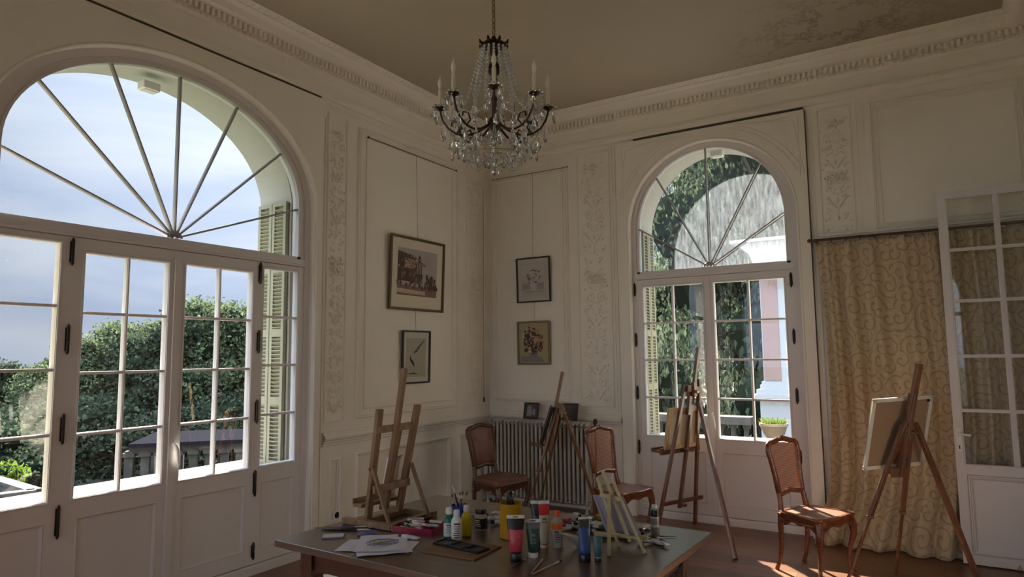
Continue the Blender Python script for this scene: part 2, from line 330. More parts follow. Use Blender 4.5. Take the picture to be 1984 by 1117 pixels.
# ------------------------------------------------------------------ mesh builder
def W1(u, w, d): return Vector((-4.06 + d, u, w))      # left wall: u runs along it, w up, d into the room
def W2(u, w, d): return Vector((u, 6.05 - d, w))       # wall across the corner
class MB:
    def __init__(s): s.v = []; s.f = []; s.mi = []; s.m = 0; s.uv = {}
    def add(s, vs, fs):
        b = len(s.v); s.v += [Vector(p) for p in vs]
        for f in fs: s.f.append([b+i for i in f]); s.mi.append(s.m)
        return b
    def box(s, c, size, rot=None):
        hx, hy, hz = size[0]/2, size[1]/2, size[2]/2; c = Vector(c)
        vs = [Vector((x*hx, y*hy, z*hz)) for z in (-1, 1) for y in (-1, 1) for x in (-1, 1)]
        if rot is not None:
            M = rot if isinstance(rot, Matrix) else Euler(rot).to_matrix(); vs = [M @ v for v in vs]
        s.add([v+c for v in vs], [(0,2,3,1),(4,5,7,6),(0,1,5,4),(2,6,7,3),(0,4,6,2),(1,3,7,5)])
    def wbox(s, W, u0, u1, w0, w1, d0, d1):
        vs = [W(u, w, d) for d in (d0, d1) for w in (w0, w1) for u in (u0, u1)]
        s.add(vs, [(0,2,3,1),(4,5,7,6),(0,1,5,4),(2,6,7,3),(0,4,6,2),(1,3,7,5)])
    def bar(s, p0, p1, w, d, side=None, w1=None, d1=None):
        p0, p1 = Vector(p0), Vector(p1); t = (p1-p0).normalized()
        sd = Vector(side) if side is not None else Vector((0, 0, 1))
        sd = sd - t*sd.dot(t)
        if sd.length < 1e-4: sd = Vector((1, 0, 0)) - t*t.x
        sd.normalize(); q = t.cross(sd)
        w1 = w if w1 is None else w1; d1 = d if d1 is None else d1
        vs = [p0 + sd*(a*w/2) + q*(b*d/2) for a, b in ((-1,-1),(1,-1),(1,1),(-1,1))] + \
             [p1 + sd*(a*w1/2) + q*(b*d1/2) for a, b in ((-1,-1),(1,-1),(1,1),(-1,1))]
        s.add(vs, [(3,2,1,0),(4,5,6,7),(0,1,5,4),(1,2,6,5),(2,3,7,6),(3,0,4,7)])
    def path(s, pts, rad, n=8, closed=False, flat=1.0, up=None):
        pts = [Vector(p) for p in pts]; m = len(pts)
        if not hasattr(rad, '__len__'): rad = [rad]*m
        b = len(s.v); pn = None
        for i, p in enumerate(pts):
            if closed: t = pts[(i+1) % m]-pts[i-1]
            else: t = pts[min(i+1, m-1)]-pts[max(i-1, 0)]
            t = t.normalized() if t.length > 1e-9 else Vector((0, 0, 1))
            ref = Vector(up) if up is not None else (pn if pn is not None else (Vector((0, 0, 1)) if abs(t.z) < 0.9 else Vector((1, 0, 0))))
            nn = ref - t*ref.dot(t)
            if nn.length < 1e-5: nn = Vector((1, 0, 0)) - t*t.x
            nn.normalize(); pn = nn; bb = t.cross(nn)
            for k in range(n):
                a = 2*math.pi*k/n
                s.v.append(p + nn*(math.cos(a)*rad[i]*flat) + bb*(math.sin(a)*rad[i]))
        for i in range(m if closed else m-1):
            for k in range(n):
                a0 = b+i*n+k; a1 = b+i*n+(k+1) % n; c0 = b+((i+1) % m)*n+k; c1 = b+((i+1) % m)*n+(k+1) % n
                s.f.append([a0, a1, c1, c0]); s.mi.append(s.m)
        if not closed:
            s.f.append([b+k for k in range(n)][::-1]); s.mi.append(s.m)
            s.f.append([b+(m-1)*n+k for k in range(n)]); s.mi.append(s.m)
    def tube(s, p0, p1, r0, r1=None, n=10): s.path([p0, p1], [r0, r0 if r1 is None else r1], n)
    def lathe(s, prof, c=(0, 0, 0), n=20, M=None, sx=1.0, sy=1.0, capz=True):
        c = Vector(c); b = len(s.v); m = len(prof)
        for r, z in prof:
            for k in range(n):
                a = 2*math.pi*k/n; p = Vector((math.cos(a)*r*sx, math.sin(a)*r*sy, z))
                if M is not None: p = M @ p
                s.v.append(p+c)
        for i in range(m-1):
            for k in range(n):
                s.f.append([b+i*n+k, b+i*n+(k+1) % n, b+(i+1)*n+(k+1) % n, b+(i+1)*n+k]); s.mi.append(s.m)
        if prof[0][0] > 1e-5: s.f.append([b+k for k in range(n)][::-1]); s.mi.append(s.m)
        if prof[-1][0] > 1e-5: s.f.append([b+(m-1)*n+k for k in range(n)]); s.mi.append(s.m)
    def ball(s, c, r, n=10, m=6, sc=(1, 1, 1), M=None):
        prof = [(max(1e-6, math.sin(math.pi*i/m))*r, -math.cos(math.pi*i/m)*r) for i in range(m+1)]
        Sm = Matrix.Diagonal(sc); MM = (M @ Sm) if M is not None else Sm
        s.lathe(prof, c, n, MM)
    def oct(s, c, r, h=None):
        h = h or r; c = Vector(c)
        vs = [c+Vector(v) for v in ((r,0,0),(0,r,0),(-r,0,0),(0,-r,0),(0,0,h),(0,0,-h))]
        s.add(vs, [(0,1,4),(1,2,4),(2,3,4),(3,0,4),(1,0,5),(2,1,5),(3,2,5),(0,3,5)])
    def poly(s, pts, t=None):
        """flat polygon; with t (a vector) a slab"""
        n = len(pts)
        if t is None: s.add(pts, [tuple(range(n))]); return
        t = Vector(t); vs = [Vector(p) for p in pts]; vs = vs + [p+t for p in vs]
        fs = [tuple(range(n))[::-1], tuple(range(n, 2*n))] + [(i, (i+1) % n, n+(i+1) % n, n+i) for i in range(n)]
        s.add(vs, fs)
    def ringsolid(s, W, outer, inner, d0, d1, closed=False):
        """solid between two 2D paths of equal length"""
        n = len(outer); b = len(s.v)
        for d in (d0, d1):
            for P in (outer, inner):
                for u, w in P: s.v.append(W(u, w, d))
        rng = range(n if closed else n-1)
        for i in rng:
            j = (i+1) % n
            for q in ((i, j, n+j, n+i), (2*n+i, 2*n+j, 3*n+j, 3*n+i), (i, j, 2*n+j, 2*n+i), (n+i, n+j, 3*n+j, 3*n+i)):
                s.f.append([b+x for x in q]); s.mi.append(s.m)
        if not closed:
            for i in (0, n-1):
                s.f.append([b+i, b+n+i, b+3*n+i, b+2*n+i]); s.mi.append(s.m)
    def strip(s, P, Q):
        n = len(P); b = len(s.v); s.v += [Vector(p) for p in P] + [Vector(q) for q in Q]
        for i in range(n-1): s.f.append([b+i, b+i+1, b+n+i+1, b+n+i]); s.mi.append(s.m)
    def wframe(s, W, u0, u1, w0, w1, prof):
        b = len(s.v); m = len(prof)
        for o, d in prof:
            for u, w in ((u0+o, w0+o), (u1-o, w0+o), (u1-o, w1-o), (u0+o, w1-o)): s.v.append(W(u, w, d))
        for i in range(m-1):
            for k in range(4):
                s.f.append([b+i*4+k, b+i*4+(k+1) % 4, b+(i+1)*4+(k+1) % 4, b+(i+1)*4+k]); s.mi.append(s.m)
    def warch(s, W, pf, prof):
        """moulding along an arch: pf(offset) gives the path"""
        rows = [[W(u, w, d) for u, w in pf(o)] for o, d in prof]
        for a, c in zip(rows[:-1], rows[1:]): s.strip(a, c)
    def build(s, name, mats, parent=None, smooth=False, world=False, uv=None, autosm=None):
        me = bpy.data.meshes.new(name)
        vs = s.v
        if parent is not None and world:
            Mi = Matrix.Translation(parent.location) @ parent.rotation_euler.to_matrix().to_4x4()
            if parent.parent is not None: Mi = Matrix.Translation(parent.parent.location) @ parent.parent.rotation_euler.to_matrix().to_4x4() @ Mi
            Mi = Mi.inverted(); vs = [Mi @ v for v in vs]
        me.from_pydata([tuple(v) for v in vs], [], s.f)
        if not isinstance(mats, (list, tuple)): mats = [mats]
        for mm in mats: me.materials.append(mm)
        me.polygons.foreach_set('material_index', [min(i, len(mats)-1) for i in s.mi])
        bm = bmesh.new(); bm.from_mesh(me); bmesh.ops.recalc_face_normals(bm, faces=bm.faces); bm.to_mesh(me); bm.free()
        if smooth:
            me.polygons.foreach_set('use_smooth', [True]*len(me.polygons))
            try: me.set_sharp_from_angle(angle=R(40 if autosm is None else autosm))
            except Exception: pass
        if uv is not None:
            l = me.uv_layers.new(name='cloth')
            for lp in me.loops: l.data[lp.index].uv = uv(vs[lp.vertex_index])
        me.update()
        o = bpy.data.objects.new(name, me); COL.objects.link(o)
        if parent is not None: o.parent = parent
        return o
def tag(o, label=None, cat=None, group=None, kind=None):
    if label: o['label'] = label
    if cat: o['category'] = cat
    if group: o['group'] = group
    if kind: o['kind'] = kind
    return o
def thing(name, label, cat, loc=(0, 0, 0), rz=0.0, group=None, kind=None):
    o = bpy.data.objects.new(name, None); COL.objects.link(o)
    o.empty_display_size = 0.1; o.location = loc; o.rotation_euler = (0, 0, rz)
    return tag(o, label, cat, group, kind)
def copy_tree(o, parent=None):
    c = o.copy(); COL.objects.link(c)
    if parent is not None: c.parent = parent
    for ch in list(o.children): copy_tree(ch, c)
    return c
def bevel(o, w=0.002, seg=2):
    m = o.modifiers.new('bevel', 'BEVEL'); m.width = w; m.segments = seg; m.limit_method = 'ANGLE'; m.angle_limit = R(40)
    return o
def arch(c, a, b, z0, zb, n=40):
    pts = [(c-a, zb), (c-a, (zb+z0)/2)]
    for i in range(n+1):
        t = math.pi*(1-i/n); pts.append((c+a*math.cos(t), z0+b*math.sin(t)))
    pts += [(c+a, (zb+z0)/2), (c+a, zb)]
    return pts
# ------------------------------------------------------------------ room shell
XL, YR, XR, YB, CZ = -4.06, 6.05, 0.80, -4.5, 3.985
def W3(u, w, d): return Vector((u, YB + d, w))
def W4(u, w, d): return Vector((XR - d, u, w))
def wall_skin(mb, W, u0, u1, zt, ops, d, zb=0.0):
    cur = u0
    for P in ops:
        lo, hi = P[0][0], P[-1][0]
        mb.strip([W(cur, zb, d), W(lo, zb, d)], [W(cur, zt, d), W(lo, zt, d)])
        if P[0][1] > zb + 1e-4: mb.strip([W(lo, zb, d), W(hi, zb, d)], [W(lo, P[0][1], d), W(hi, P[0][1], d)])
        q = [p for p in P[2:-2]]
        mb.strip([W(u, w, d) for u, w in q], [W(u, zt, d) for u, w in q])
        cur = hi
    mb.strip([W(cur, zb, d), W(u1, zb, d)], [W(cur, zt, d), W(u1, zt, d)])
C1, A1, B1, Z1 = 2.472, 1.10, 0.78, 2.665          # window 1 opening
C2, A2, B2, Z2 = -1.643, 0.757, 0.745, 2.70        # window 2 opening
C3 = -2.2
OP1 = arch(C1, A1, B1, Z1, 0.0); OP2 = arch(C2, A2, B2, Z2, 0.0); OP3 = arch(C3, A1, B1, Z1, 0.0)
OP4 = arch(-2.80, 1.10, 0.78, Z1, 0.0); OP5 = arch(-0.42, 1.10, 0.78, Z1, 0.0)
FD = -0.03                                           # depth of the window joinery's room face
def wall(name, W, u0, u1, ops, outs, ou0, ou1, label):
    """two faces of a thick wall and the reveals of its openings"""
    mb = MB()
    wall_skin(mb, W, u0, u1, CZ, ops, 0.0)
    for P in ops: mb.strip([W(u, w, 0.0) for u, w in P], [W(u, w, -0.13) for u, w in P])
    mb.m = 1
    wall_skin(mb, W, ou0, ou1, 4.6, outs, -0.50, zb=-4.2)
    for P, Q in zip(ops, outs):
        mb.strip([W(u, w, -0.13) for u, w in P], [W(u, w, -0.13) for u, w in Q])
        mb.strip([W(u, w, -0.13) for u, w in Q], [W(u, w, -0.50) for u, w in Q])
    o = mb.build(name, [WALL, OUTW]); return tag(o, label, 'wall', kind='structure')
def outer(c, a, b, z0, zb=0.66): return arch(c, a, b, z0, zb)
wall('wall_left', W1, YB, YR, [OP3, OP1], [outer(C3, 1.05, 0.77, 2.68, 0.36), outer(C1, 0.995, 0.735, 2.68)], YB-0.5, YR+0.5, 'cream panelled wall with the wide arched french window')
wall('wall_back', W2, XL, XR, [OP2], [outer(-1.66, 0.70, 0.745, 2.70, 0.70)], XL-0.5, XR+0.5, 'cream panelled wall with the narrow arched french window and curtain')
wall('wall_front', W3, XL, XR, [OP4, OP5], [outer(-2.80, 1.05, 0.77, 2.68, 0.36), outer(-0.42, 1.05, 0.77, 2.68, 0.36)], XL-0.5, XR+0.5, 'cream wall behind the viewer')
mb = MB(); wall_skin(mb, W4, YB, YR, CZ, [], 0.0); wall_skin(mb, W4, YB-0.5, YR+0.5, 4.6, [], -0.4, zb=-4.2)
tag(mb.build('wall_right', [WALL]), 'cream wall beside the open glazed door', 'wall', kind='structure')
mb = MB(); mb.box(((XL+XR)/2, (YR+YB)/2, -0.1), (XR-XL+0.9, YR-YB+0.9, 0.2))
tag(mb.build('floor', FLOORM), 'brown oak parquet floor with a patch of sunlight', 'floor', kind='structure')
mb = MB(); mb.box(((XL+XR)/2, (YR+YB)/2, CZ+0.15), (XR-XL+0.9, YR-YB+0.9, 0.3))
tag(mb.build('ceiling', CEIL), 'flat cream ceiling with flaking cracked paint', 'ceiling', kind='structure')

# ---- french windows
def leaf_mesh(mb, W, u0, u1, gu0, gu1, z0, z1, gz0, gz1, cols, rows, pu0, pu1, pz0, pz1, d0=FD-0.005, th=0.055):
    dB = d0-th
    mb.wbox(W, u0, gu0, z0, z1, dB, d0); mb.wbox(W, gu1, u1, z0, z1, dB, d0)
    mb.wbox(W, gu0, gu1, gz1, z1, dB, d0); mb.wbox(W, gu0, gu1, pz1, gz0, dB, d0); mb.wbox(W, gu0, gu1, z0, pz0, dB, d0)
    if pu0 > gu0: mb.wbox(W, gu0, pu0, pz0, pz1, dB, d0)
    if pu1 < gu1: mb.wbox(W, pu1, gu1, pz0, pz1, dB, d0)
    mb.wbox(W, pu0, pu1, pz0, pz1, dB+0.012, d0-0.014)
    mb.wframe(W, pu0, pu1, pz0, pz1, [(0, d0), (0.005, d0+0.003), (0.013, d0-0.003), (0.017, d0-0.014)])
    # glazing bead
    mb.wframe(W, gu0-0.016, gu1+0.016, gz0-0.016, gz1+0.016, [(0, d0), (0.004, d0+0.005), (0.012, d0+0.005), (0.016, d0-0.012)])
    for i in range(1, cols):
        u = gu0+(gu1-gu0)*i/cols; mb.wbox(W, u-0.0085, u+0.0085, gz0, gz1, d0-0.045, d0-0.006); mb.wbox(W, u-0.005, u+0.005, gz0, gz1, d0-0.048, d0-0.001)
    for j in range(1, rows):
        w = gz0+(gz1-gz0)*j/rows; mb.wbox(W, gu0, gu1, w-0.0085, w+0.0085, d0-0.044, d0-0.007); mb.wbox(W, gu0, gu1, w-0.005, w+0.005, d0-0.047, d0-0.002)
def pane_obj(W, gu0, gu1, gz0, gz1, d, parent, m=None):
    mb = MB(); mb.wbox(W, gu0-0.004, gu1+0.004, gz0-0.004, gz1+0.004, d-0.003, d)
    return mb.build('pane', m or GLASS, parent, world=True)
def hinge_obj(W, u, z0, z1, parent, d=FD-0.002):
    mb = MB(); zm = (z0+z1)/2
    mb.path([W(u, z0, d+0.008), W(u, z0+0.012, d+0.008), W(u, zm-0.004, d+0.008)], [0.003, 0.0085, 0.0085], 8)
    mb.path([W(u, zm+0.002, d+0.008), W(u, z1-0.012, d+0.008), W(u, z1, d+0.008)], [0.0085, 0.0085, 0.003], 8)
    mb.wbox(W, u-0.012, u+0.012, z0+0.02, z1-0.02, d-0.002, d+0.002)
    return mb.build('hinge', DARK, parent, smooth=True, world=True)
def handle_obj(W, u, z, parent, sgn=1, d=FD-0.005):
    mb = MB()
    mb.wbox(W, u-0.014, u+0.014, z-0.05, z+0.045, d, d+0.006)
    mb.path([W(u, z, d), W(u, z, d+0.045)], 0.009, 10)
    mb.path([W(u, z, d+0.045), W(u+0.012*sgn, z-0.03, d+0.05), W(u+0.02*sgn, z-0.075, d+0.048), W(u+0.024*sgn, z-0.13, d+0.045)], [0.010, 0.012, 0.011, 0.007], 10)
    return mb.build('handle', WHITEP, parent, smooth=True, world=True)
def make_window(idx, W, base, c, a, b, z0, ga, gb, gz, gc, leaves, hub, ribs, hz, meet, label, dirty=False, detail=True):
    root = thing('window_%d' % idx, label, 'window', base, kind='structure')
    mb = MB(); n = 40
    tr0, tr1 = gz-0.075, gz                      # transom
    P = arch(c, a, b, z0, 0.0, n); Q = arch(c+(gc-c)*0.4, a-0.05, b-0.045, z0, 0.0, n)
    mb.ringsolid(W, P, Q, FD-0.10, FD)
    mb.wbox(W, c-a+0.03, c+a-0.03, tr0, tr1-0.02, FD-0.10, FD+0.006)
    mb.wbox(W, c-a+0.03, c+a-0.03, tr0+0.015, tr0+0.035, FD, FD+0.014)
    mb.wbox(W, c-a+0.04, c+a-0.04, 0.0, 0.05, FD-0.10, FD+0.012)
    mb.wbox(W, c-a+0.04, c+a-0.04, 0.05, 0.065, FD-0.10, FD+0.004)
    mb.build('frame', JOIN, root, world=True)
    mb = MB()
    P = arch(c+(gc-c)*0.4, a-0.05, b-0.045, z0, tr1-0.03, n); Q = arch(gc, ga, gb, z0, tr1-0.03, n)
    mb.ringsolid(W, P, Q, FD-0.075, FD-0.012)
    mb.wbox(W, gc-ga-0.03, gc+ga+0.03, tr1-0.03, tr1, FD-0.075, FD-0.012)
    Q2 = arch(gc, ga+0.014, gb+0.014, z0, tr1, n)
    mb.ringsolid(W, Q2, arch(gc, ga-0.001, gb-0.001, z0, tr1, n), FD-0.05, FD-0.004)
    rb = MB()
    for t in ribs:
        ct, st = math.cos(R(t)), math.sin(R(t)); L = 0.2
        while True:
            u, w = hub[0]+ct*L-gc, hub[1]+st*L-z0
            if (abs(u) >= ga) or (w > 0 and (u/ga)**2+(w/gb)**2 >= 1): break
            L += 0.005
        p0 = W(hub[0]+ct*0.01, hub[1]+st*0.01, FD-0.036); p1 = W(hub[0]+ct*L, hub[1]+st*L, FD-0.036)
        nrm = W(0, 0, 1)-W(0, 0, 0)
        rb.bar(p0, p1, 0.026, 0.0135, side=nrm)
        dd = nrm*0.014; rb.bar(p0+dd, p1+dd, 0.010, 0.009, side=nrm)
    nrm = W(0, 0, 1)-W(0, 0, 0)
    rb.path([W(hub[0]-0.045, hub[1]+0.004, FD-0.02)]+[W(hub[0]+0.045*math.cos(R(180-k*15)), hub[1]+0.04*math.sin(R(180-k*15)), FD-0.02) for k in range(13)], 0.008, 6)
    fan = mb.build('fanlight', JOIN, root, world=True)
    rb.build('fan_bars', FANB, fan, world=True)
    Q = arch(gc, ga+0.003, gb+0.003, z0, tr1-0.005, n)
    mb = MB(); mb.poly([W(u, w, FD-0.036) for u, w in Q], (W(0, 0, -0.003)-W(0, 0, 0)))
    mb.build('pane', GLASSD if dirty else GLASS, fan, world=True)
    for k, lf in enumerate(leaves):
        u0, u1, g0, g1, cols, gz0, gz1, zt = lf[:8]
        pu0, pu1 = (g0, g1) if len(lf) < 10 else lf[8:10]
        mb = MB(); leaf_mesh(mb, W, u0, u1, g0, g1, 0.07, zt, gz0, gz1, cols, 4, pu0+0.004, pu1-0.004, 0.165, 0.625)
        if k == meet: mb.wbox(W, u0-0.022, u0+0.022, 0.08, zt-0.01, FD-0.006, FD+0.010)
        s = mb.build('sash', JOIN, root, world=True)
        pane_obj(W, g0, g1, gz0, gz1, FD-0.03, s)
        for hu in (lf[10] if len(lf) > 10 else []):
            for za, zb in hz: hinge_obj(W, hu, za, zb, s)
        if k == meet: handle_obj(W, u0+0.005, 0.965, s)
    return root
HZ1 = ((2.03, 2.19), (1.53, 1.70), (1.035, 1.205), (0.53, 0.713), (0.10, 0.22))
make_window(1, W1, (-4.09, C1, 0), C1, A1, B1, Z1, 0.986, 0.70, 2.274, 2.474,
    [(1.415, 1.862, 1.483, 1.80, 1, 0.735, 2.155, 2.195), (1.862, 2.490, 1.936, 2.432, 2, 0.735, 2.111, 2.195, 1.95, 2.42, (1.860,)),
     (2.490, 3.117, 2.552, 3.056, 2, 0.735, 2.111, 2.195, 2.565, 3.045, (3.117,)), (3.117, 3.530, 3.157, 3.461, 1, 0.735, 2.155, 2.195)],
    (2.474, 2.278), (20.5, 43.2, 66.8, 90.0, 113.6, 136.6, 160.0), HZ1, 2, 'wide white arched french window with seven fan bars')
HZ2 = ((2.05, 2.18), (1.565, 1.70), (1.065, 1.20), (0.56, 0.695))
make_window(2, W2, (C2, 6.09, 0), C2, A2, B2, Z2, 0.668, 0.697, 2.285, -1.66,
    [(-2.372, -1.682, -2.302, -1.728, 2, 0.742, 2.135, 2.205, -2.28, -1.745, (-2.380,)),
     (-1.682, -0.938, -1.628, -1.026, 2, 0.742, 2.135, 2.205, -1.61, -1.045, (-0.965,))],
    (-1.66, 2.287), (32.6, 61.7, 90.0, 118.0, 148.0), HZ2, 1, 'narrow white arched french window with five fan bars and dusty fanlight', dirty=True)
for i, (W, base, c, a, b) in enumerate(((W1, (-4.09, C3, 0), C3, A1, B1), (W3, (-2.8, YB, 0), -2.80, A1, B1), (W3, (-0.42, YB, 0), -0.42, A1, B1))):  # windows out of view, added to let more daylight into the room
    root = thing('window_%d' % (i+3), ['white arched window on the long wall behind the viewer', 'white arched window behind the viewer beside the long wall', 'white arched window behind the viewer beside the door wall'][i], 'window', base, kind='structure')
    mb = MB(); mb.ringsolid(W, arch(c, a, b, Z1, 0), arch(c, a-0.09, b-0.08, Z1, 0), FD-0.1, FD)
    mb.wbox(W, c-a+0.05, c+a-0.05, 2.20, 2.27, FD-0.09, FD); mb.wbox(W, c-a+0.05, c+a-0.05, 0, 0.40, FD-0.09, FD)
    mb.wbox(W, c-0.05, c+0.05, 0.4, 2.2, FD-0.09, FD)
    fr = mb.build('frame', JOIN, root, world=True)
    mb = MB(); mb.poly([W(u, w, FD-0.036) for u, w in arch(c, a-0.085, b-0.075, Z1, 0.39)], (W(0, 0, -0.003)-W(0, 0, 0)))
    mb.build('pane', GLASS, fr, world=True)

# outer sills, shutters and the small lamps in the outer arches
mb = MB(); mb.wbox(W1, C1-1.0, C1+1.0, 0.52, 0.665, -0.72, -0.125); mb.wbox(W1, C1-1.0, C1+1.0, 0.665, 0.70, -0.60, -0.135)
tag(bevel(mb.build('trim_1', STONE), 0.006), 'sunlit weathered stone sill outside the wide window', 'sill', kind='structure')
mb = MB(); mb.wbox(W2, -2.36, -0.96, 0.60, 0.70, -0.62, -0.125)
tag(bevel(mb.build('trim_2', STONE), 0.006), 'pale stone sill outside the narrow window', 'sill', kind='structure')
def shutter(W, u, sgn, d0, d1, z0, z1, label):
    root = thing('shutter', label, 'shutter', W(u, z0, d0))
    for pk, (da, db) in enumerate(((d0, (d0+d1)/2-0.004), ((d0+d1)/2+0.004, d1))):
        mb = MB(); ua, ub = sorted((u, u+0.028*sgn))
        lo, hi = sorted((da, db))
        for a_, b_ in ((lo, lo+0.03), (hi-0.03, hi)): mb.wbox(W, ua, ub, z0, z1, a_, b_)
        zz = [z0, z0+0.48, z0+1.0, z0+1.5, z1]
        for z in zz: mb.wbox(W, ua, ub, max(z0, z-0.03), min(z1, z+0.03), lo+0.03, hi-0.03)
        f = mb.build('shutter_frame', SHUT, root, world=True)
        z = z0+0.045; mb = MB(); q0 = 0
        while z < z1-0.05:
            if z > zz[q0+1]:
                mb.build('louvre_panel', SHUT, f, world=True); mb = MB(); q0 += 1
            if min(abs(z-q) for q in zz) > 0.035:
                um = u+0.014*sgn
                vs = [W(um+0.012, z-0.012, lo+0.03), W(um+0.015, z-0.008, lo+0.03), W(um-0.012, z+0.012, lo+0.03), W(um-0.015, z+0.008, lo+0.03)]
                mb.poly(vs, W(0, 0, hi-lo-0.06)-W(0, 0, 0))
            z += 0.030
        mb.build('louvre_panel', SHUT, f, world=True)
shutter(W1, C1+0.985, -1, -0.48, -0.15, 0.69, 2.72, 'cream louvred shutter folded in the wide window reveal')
shutter(W1, C1-0.985, 1, -0.48, -0.15, 0.69, 2.72, 'cream louvred shutter folded at the far side of the wide window')
shutter(W2, -1.66-0.69, 1, -0.44, -0.15, 0.70, 2.70, 'cream louvred shutter folded in the narrow window reveal')
def outlamp(W, u, z, d, label):
    root = thing('wall_lamp', label, 'lamp', W(u, z, d))
    mb = MB(); mb.wbox(W, u-0.058, u+0.058, z-0.036, z+0.02, d-0.04, d+0.04); bevel(mb.build('housing', WHITE, root, world=True), 0.006)
    mb = MB(); mb.wbox(W, u-0.045, u+0.045, z-0.042, z-0.035, d-0.03, d+0.03); mb.build('diffuser', WHITEP, root, world=True)
outlamp(W1, 2.40, 3.335, -0.30, 'small white box lamp in the outer arch of the wide window')
outlamp(W2, -1.60, 3.395, -0.26, 'small white box lamp in the outer arch of the narrow window')

# ---- raised casings around the two openings
def casing(W, c, a, b, z0, e0, e1, wt, d):
    ts = [math.pi*(1-i/40) for i in range(41)]
    for e in (e0-c, e1-c): ts.append(math.atan2((wt-z0)/b, e/a))
    ts = sorted(set(ts), reverse=True)
    P = [(c-a, 0), (c-a, z0)]; Q = [(e0, 0), (e0, z0)]
    for t in ts:
        ct, st = math.cos(t), math.sin(t); P.append((c+a*ct, z0+b*st))
        s = 1e9
        if abs(ct) > 1e-6: s = min(s, ((e1 if ct > 0 else e0)-c)/(a*ct))
        if st > 1e-6: s = min(s, (wt-z0)/(b*st))
        Q.append((c+s*a*ct, z0+s*b*st))
    P += [(c+a, z0), (c+a, 0)]; Q += [(e1, z0), (e1, 0)]
    mb = MB(); mb.ringsolid(W, P, Q, 0.0005, d)
    pf = lambda o: arch(c, a+o, b+o, z0, 0.0)
    mb.warch(W, pf, [(0.0, d-0.004), (0.0, d+0.006), (0.008, d+0.010), (0.016, d+0.006), (0.020, d)])
    return mb
MP = [(0, 0), (0.002, 0.018), (0.010, 0.024), (0.015, 0.018), (0.017, 0.008), (0.021, 0.008), (0.024, 0.015), (0.029, 0.012), (0.031, 0)]
MPs = [(0, 0), (0.002, 0.013), (0.008, 0.015), (0.012, 0.010), (0.014, 0)]
def offp(P, d): return [(o, z+d) for o, z in P]
def spandrel(mb, W, c, a, b, z0, us, wt, d, sgn):
    """curved-triangle moulding: arc, vertical and horizontal side"""
    dxs = (us-c)*sgn
    t0 = math.acos(min(1, dxs/a)); dz = wt-z0; t1 = math.asin(min(1, dz/b))
    for o in (0.0, 0.035):
        pts = [W(c+sgn*(a+o)*math.cos(t0+(t1-t0)*i/16), z0+(b+o)*math.sin(t0+(t1-t0)*i/16), d) for i in range(17)]
        pts[0] = W(us-sgn*o*0.0, pts[0].z+o*0.5, d) if False else pts[0]
        q = [p for p in pts]
        loop = q + [W(us-sgn*o, wt-o, d)]
        mb.path(loop, 0.006, 6, closed=True)
mb = casing(W1, C1, A1, B1, Z1, C1-1.16, C1+1.16, 3.575, 0.03)
for s in (1, -1): spandrel(mb, W1, C1, 1.30, 0.90, Z1, C1+s*1.183, 3.50, 0.031 if False else 0.005, s)
mb.wbox(W1, C1+1.175, C1+1.19, 0, 3.44, 0, 0.010); mb.wbox(W1, C1+1.205, C1+1.212, 0, 3.44, 0, 0.008)
mb.wbox(W1, C1-1.19, C1-1.175, 0, 3.44, 0, 0.010)
tag(mb.build('trim_3', TRIMM, smooth=True), 'raised plaster casing around the wide arched window', 'casing', kind='structure')
mb = casing(W2, C2, A2, B2, Z2, -2.515, -0.785, 3.565, 0.035)
for s in (1, -1): spandrel(mb, W2, C2, 0.86, 0.845, Z2, C2+s*0.805, 3.52, 0.036, s)
mb.wbox(W2, -2.585, -2.572, 0.95, 3.56, 0, 0.010); mb.wbox(W2, -2.545, -2.538, 0.0, 3.56, 0, 0.008)
mb.wbox(W2, -0.745, -0.735, 0.0, 3.56, 0, 0.008)
mb.m = 1; mb.wbox(W2, -0.7848, -0.779, 0.02, 3.56, 0.0, 0.030); mb.m = 0  # dark strip painting the shadow line along the casing edge
tag(mb.build('trim_4', [TRIMM, GAPSHADE], smooth=True), 'raised plaster casing around the narrow arched window', 'casing', kind='structure')
mb = MB(); mb.wbox(W1, C1-1.15, 3.603, 3.576, 3.586, 0, 0.036)  # dark strip painted as the shadow gap between casing and cornice
tag(mb.build('blind_track', GAPSHADE), 'thin dark rail under the cornice above the wide window', 'rail')
mb = MB(); mb.wbox(W2, -2.33, -0.79, 3.566, 3.584, 0, 0.034)  # same painted shadow gap over the narrow window
tag(mb.build('blind_track', GAPSHADE), 'thin dark rail under the cornice above the narrow window', 'rail')

# ---- cornice all round the room
PROF = [(0.0, 3.588), (0.030, 3.592), (0.030, 3.612), (0.045, 3.622), (0.045, 3.645), (0.034, 3.652), (0.034, 3.660), (0.012, 3.672), (0.012, 3.775), (0.028, 3.781), (0.030, 3.797), (0.042, 3.802),
        (0.042, 3.866), (0.060, 3.872), (0.105, 3.880), (0.118, 3.884), (0.124, 3.905), (0.130, 3.925), (0.150, 3.940), (0.160, 3.946), (0.160, 3.956), (0.182, 3.968), (0.195, 3.980), (0.195, 3.986)]
mb = MB(); b0 = 0
for d, z in PROF:
    for x, y in ((XL+d, YB+d), (XR-d, YB+d), (XR-d, YR-d), (XL+d, YR-d)): mb.v.append(Vector((x, y, z)))
for i in range(len(PROF)-1):
    for k in range(4): mb.f.append([i*4+k, i*4+(k+1) % 4, (i+1)*4+(k+1) % 4, (i+1)*4+k]); mb.mi.append(0)
tag(mb.build('trim_5', TRIMM), 'cream plaster cornice running round the top of the walls', 'cornice', kind='structure')
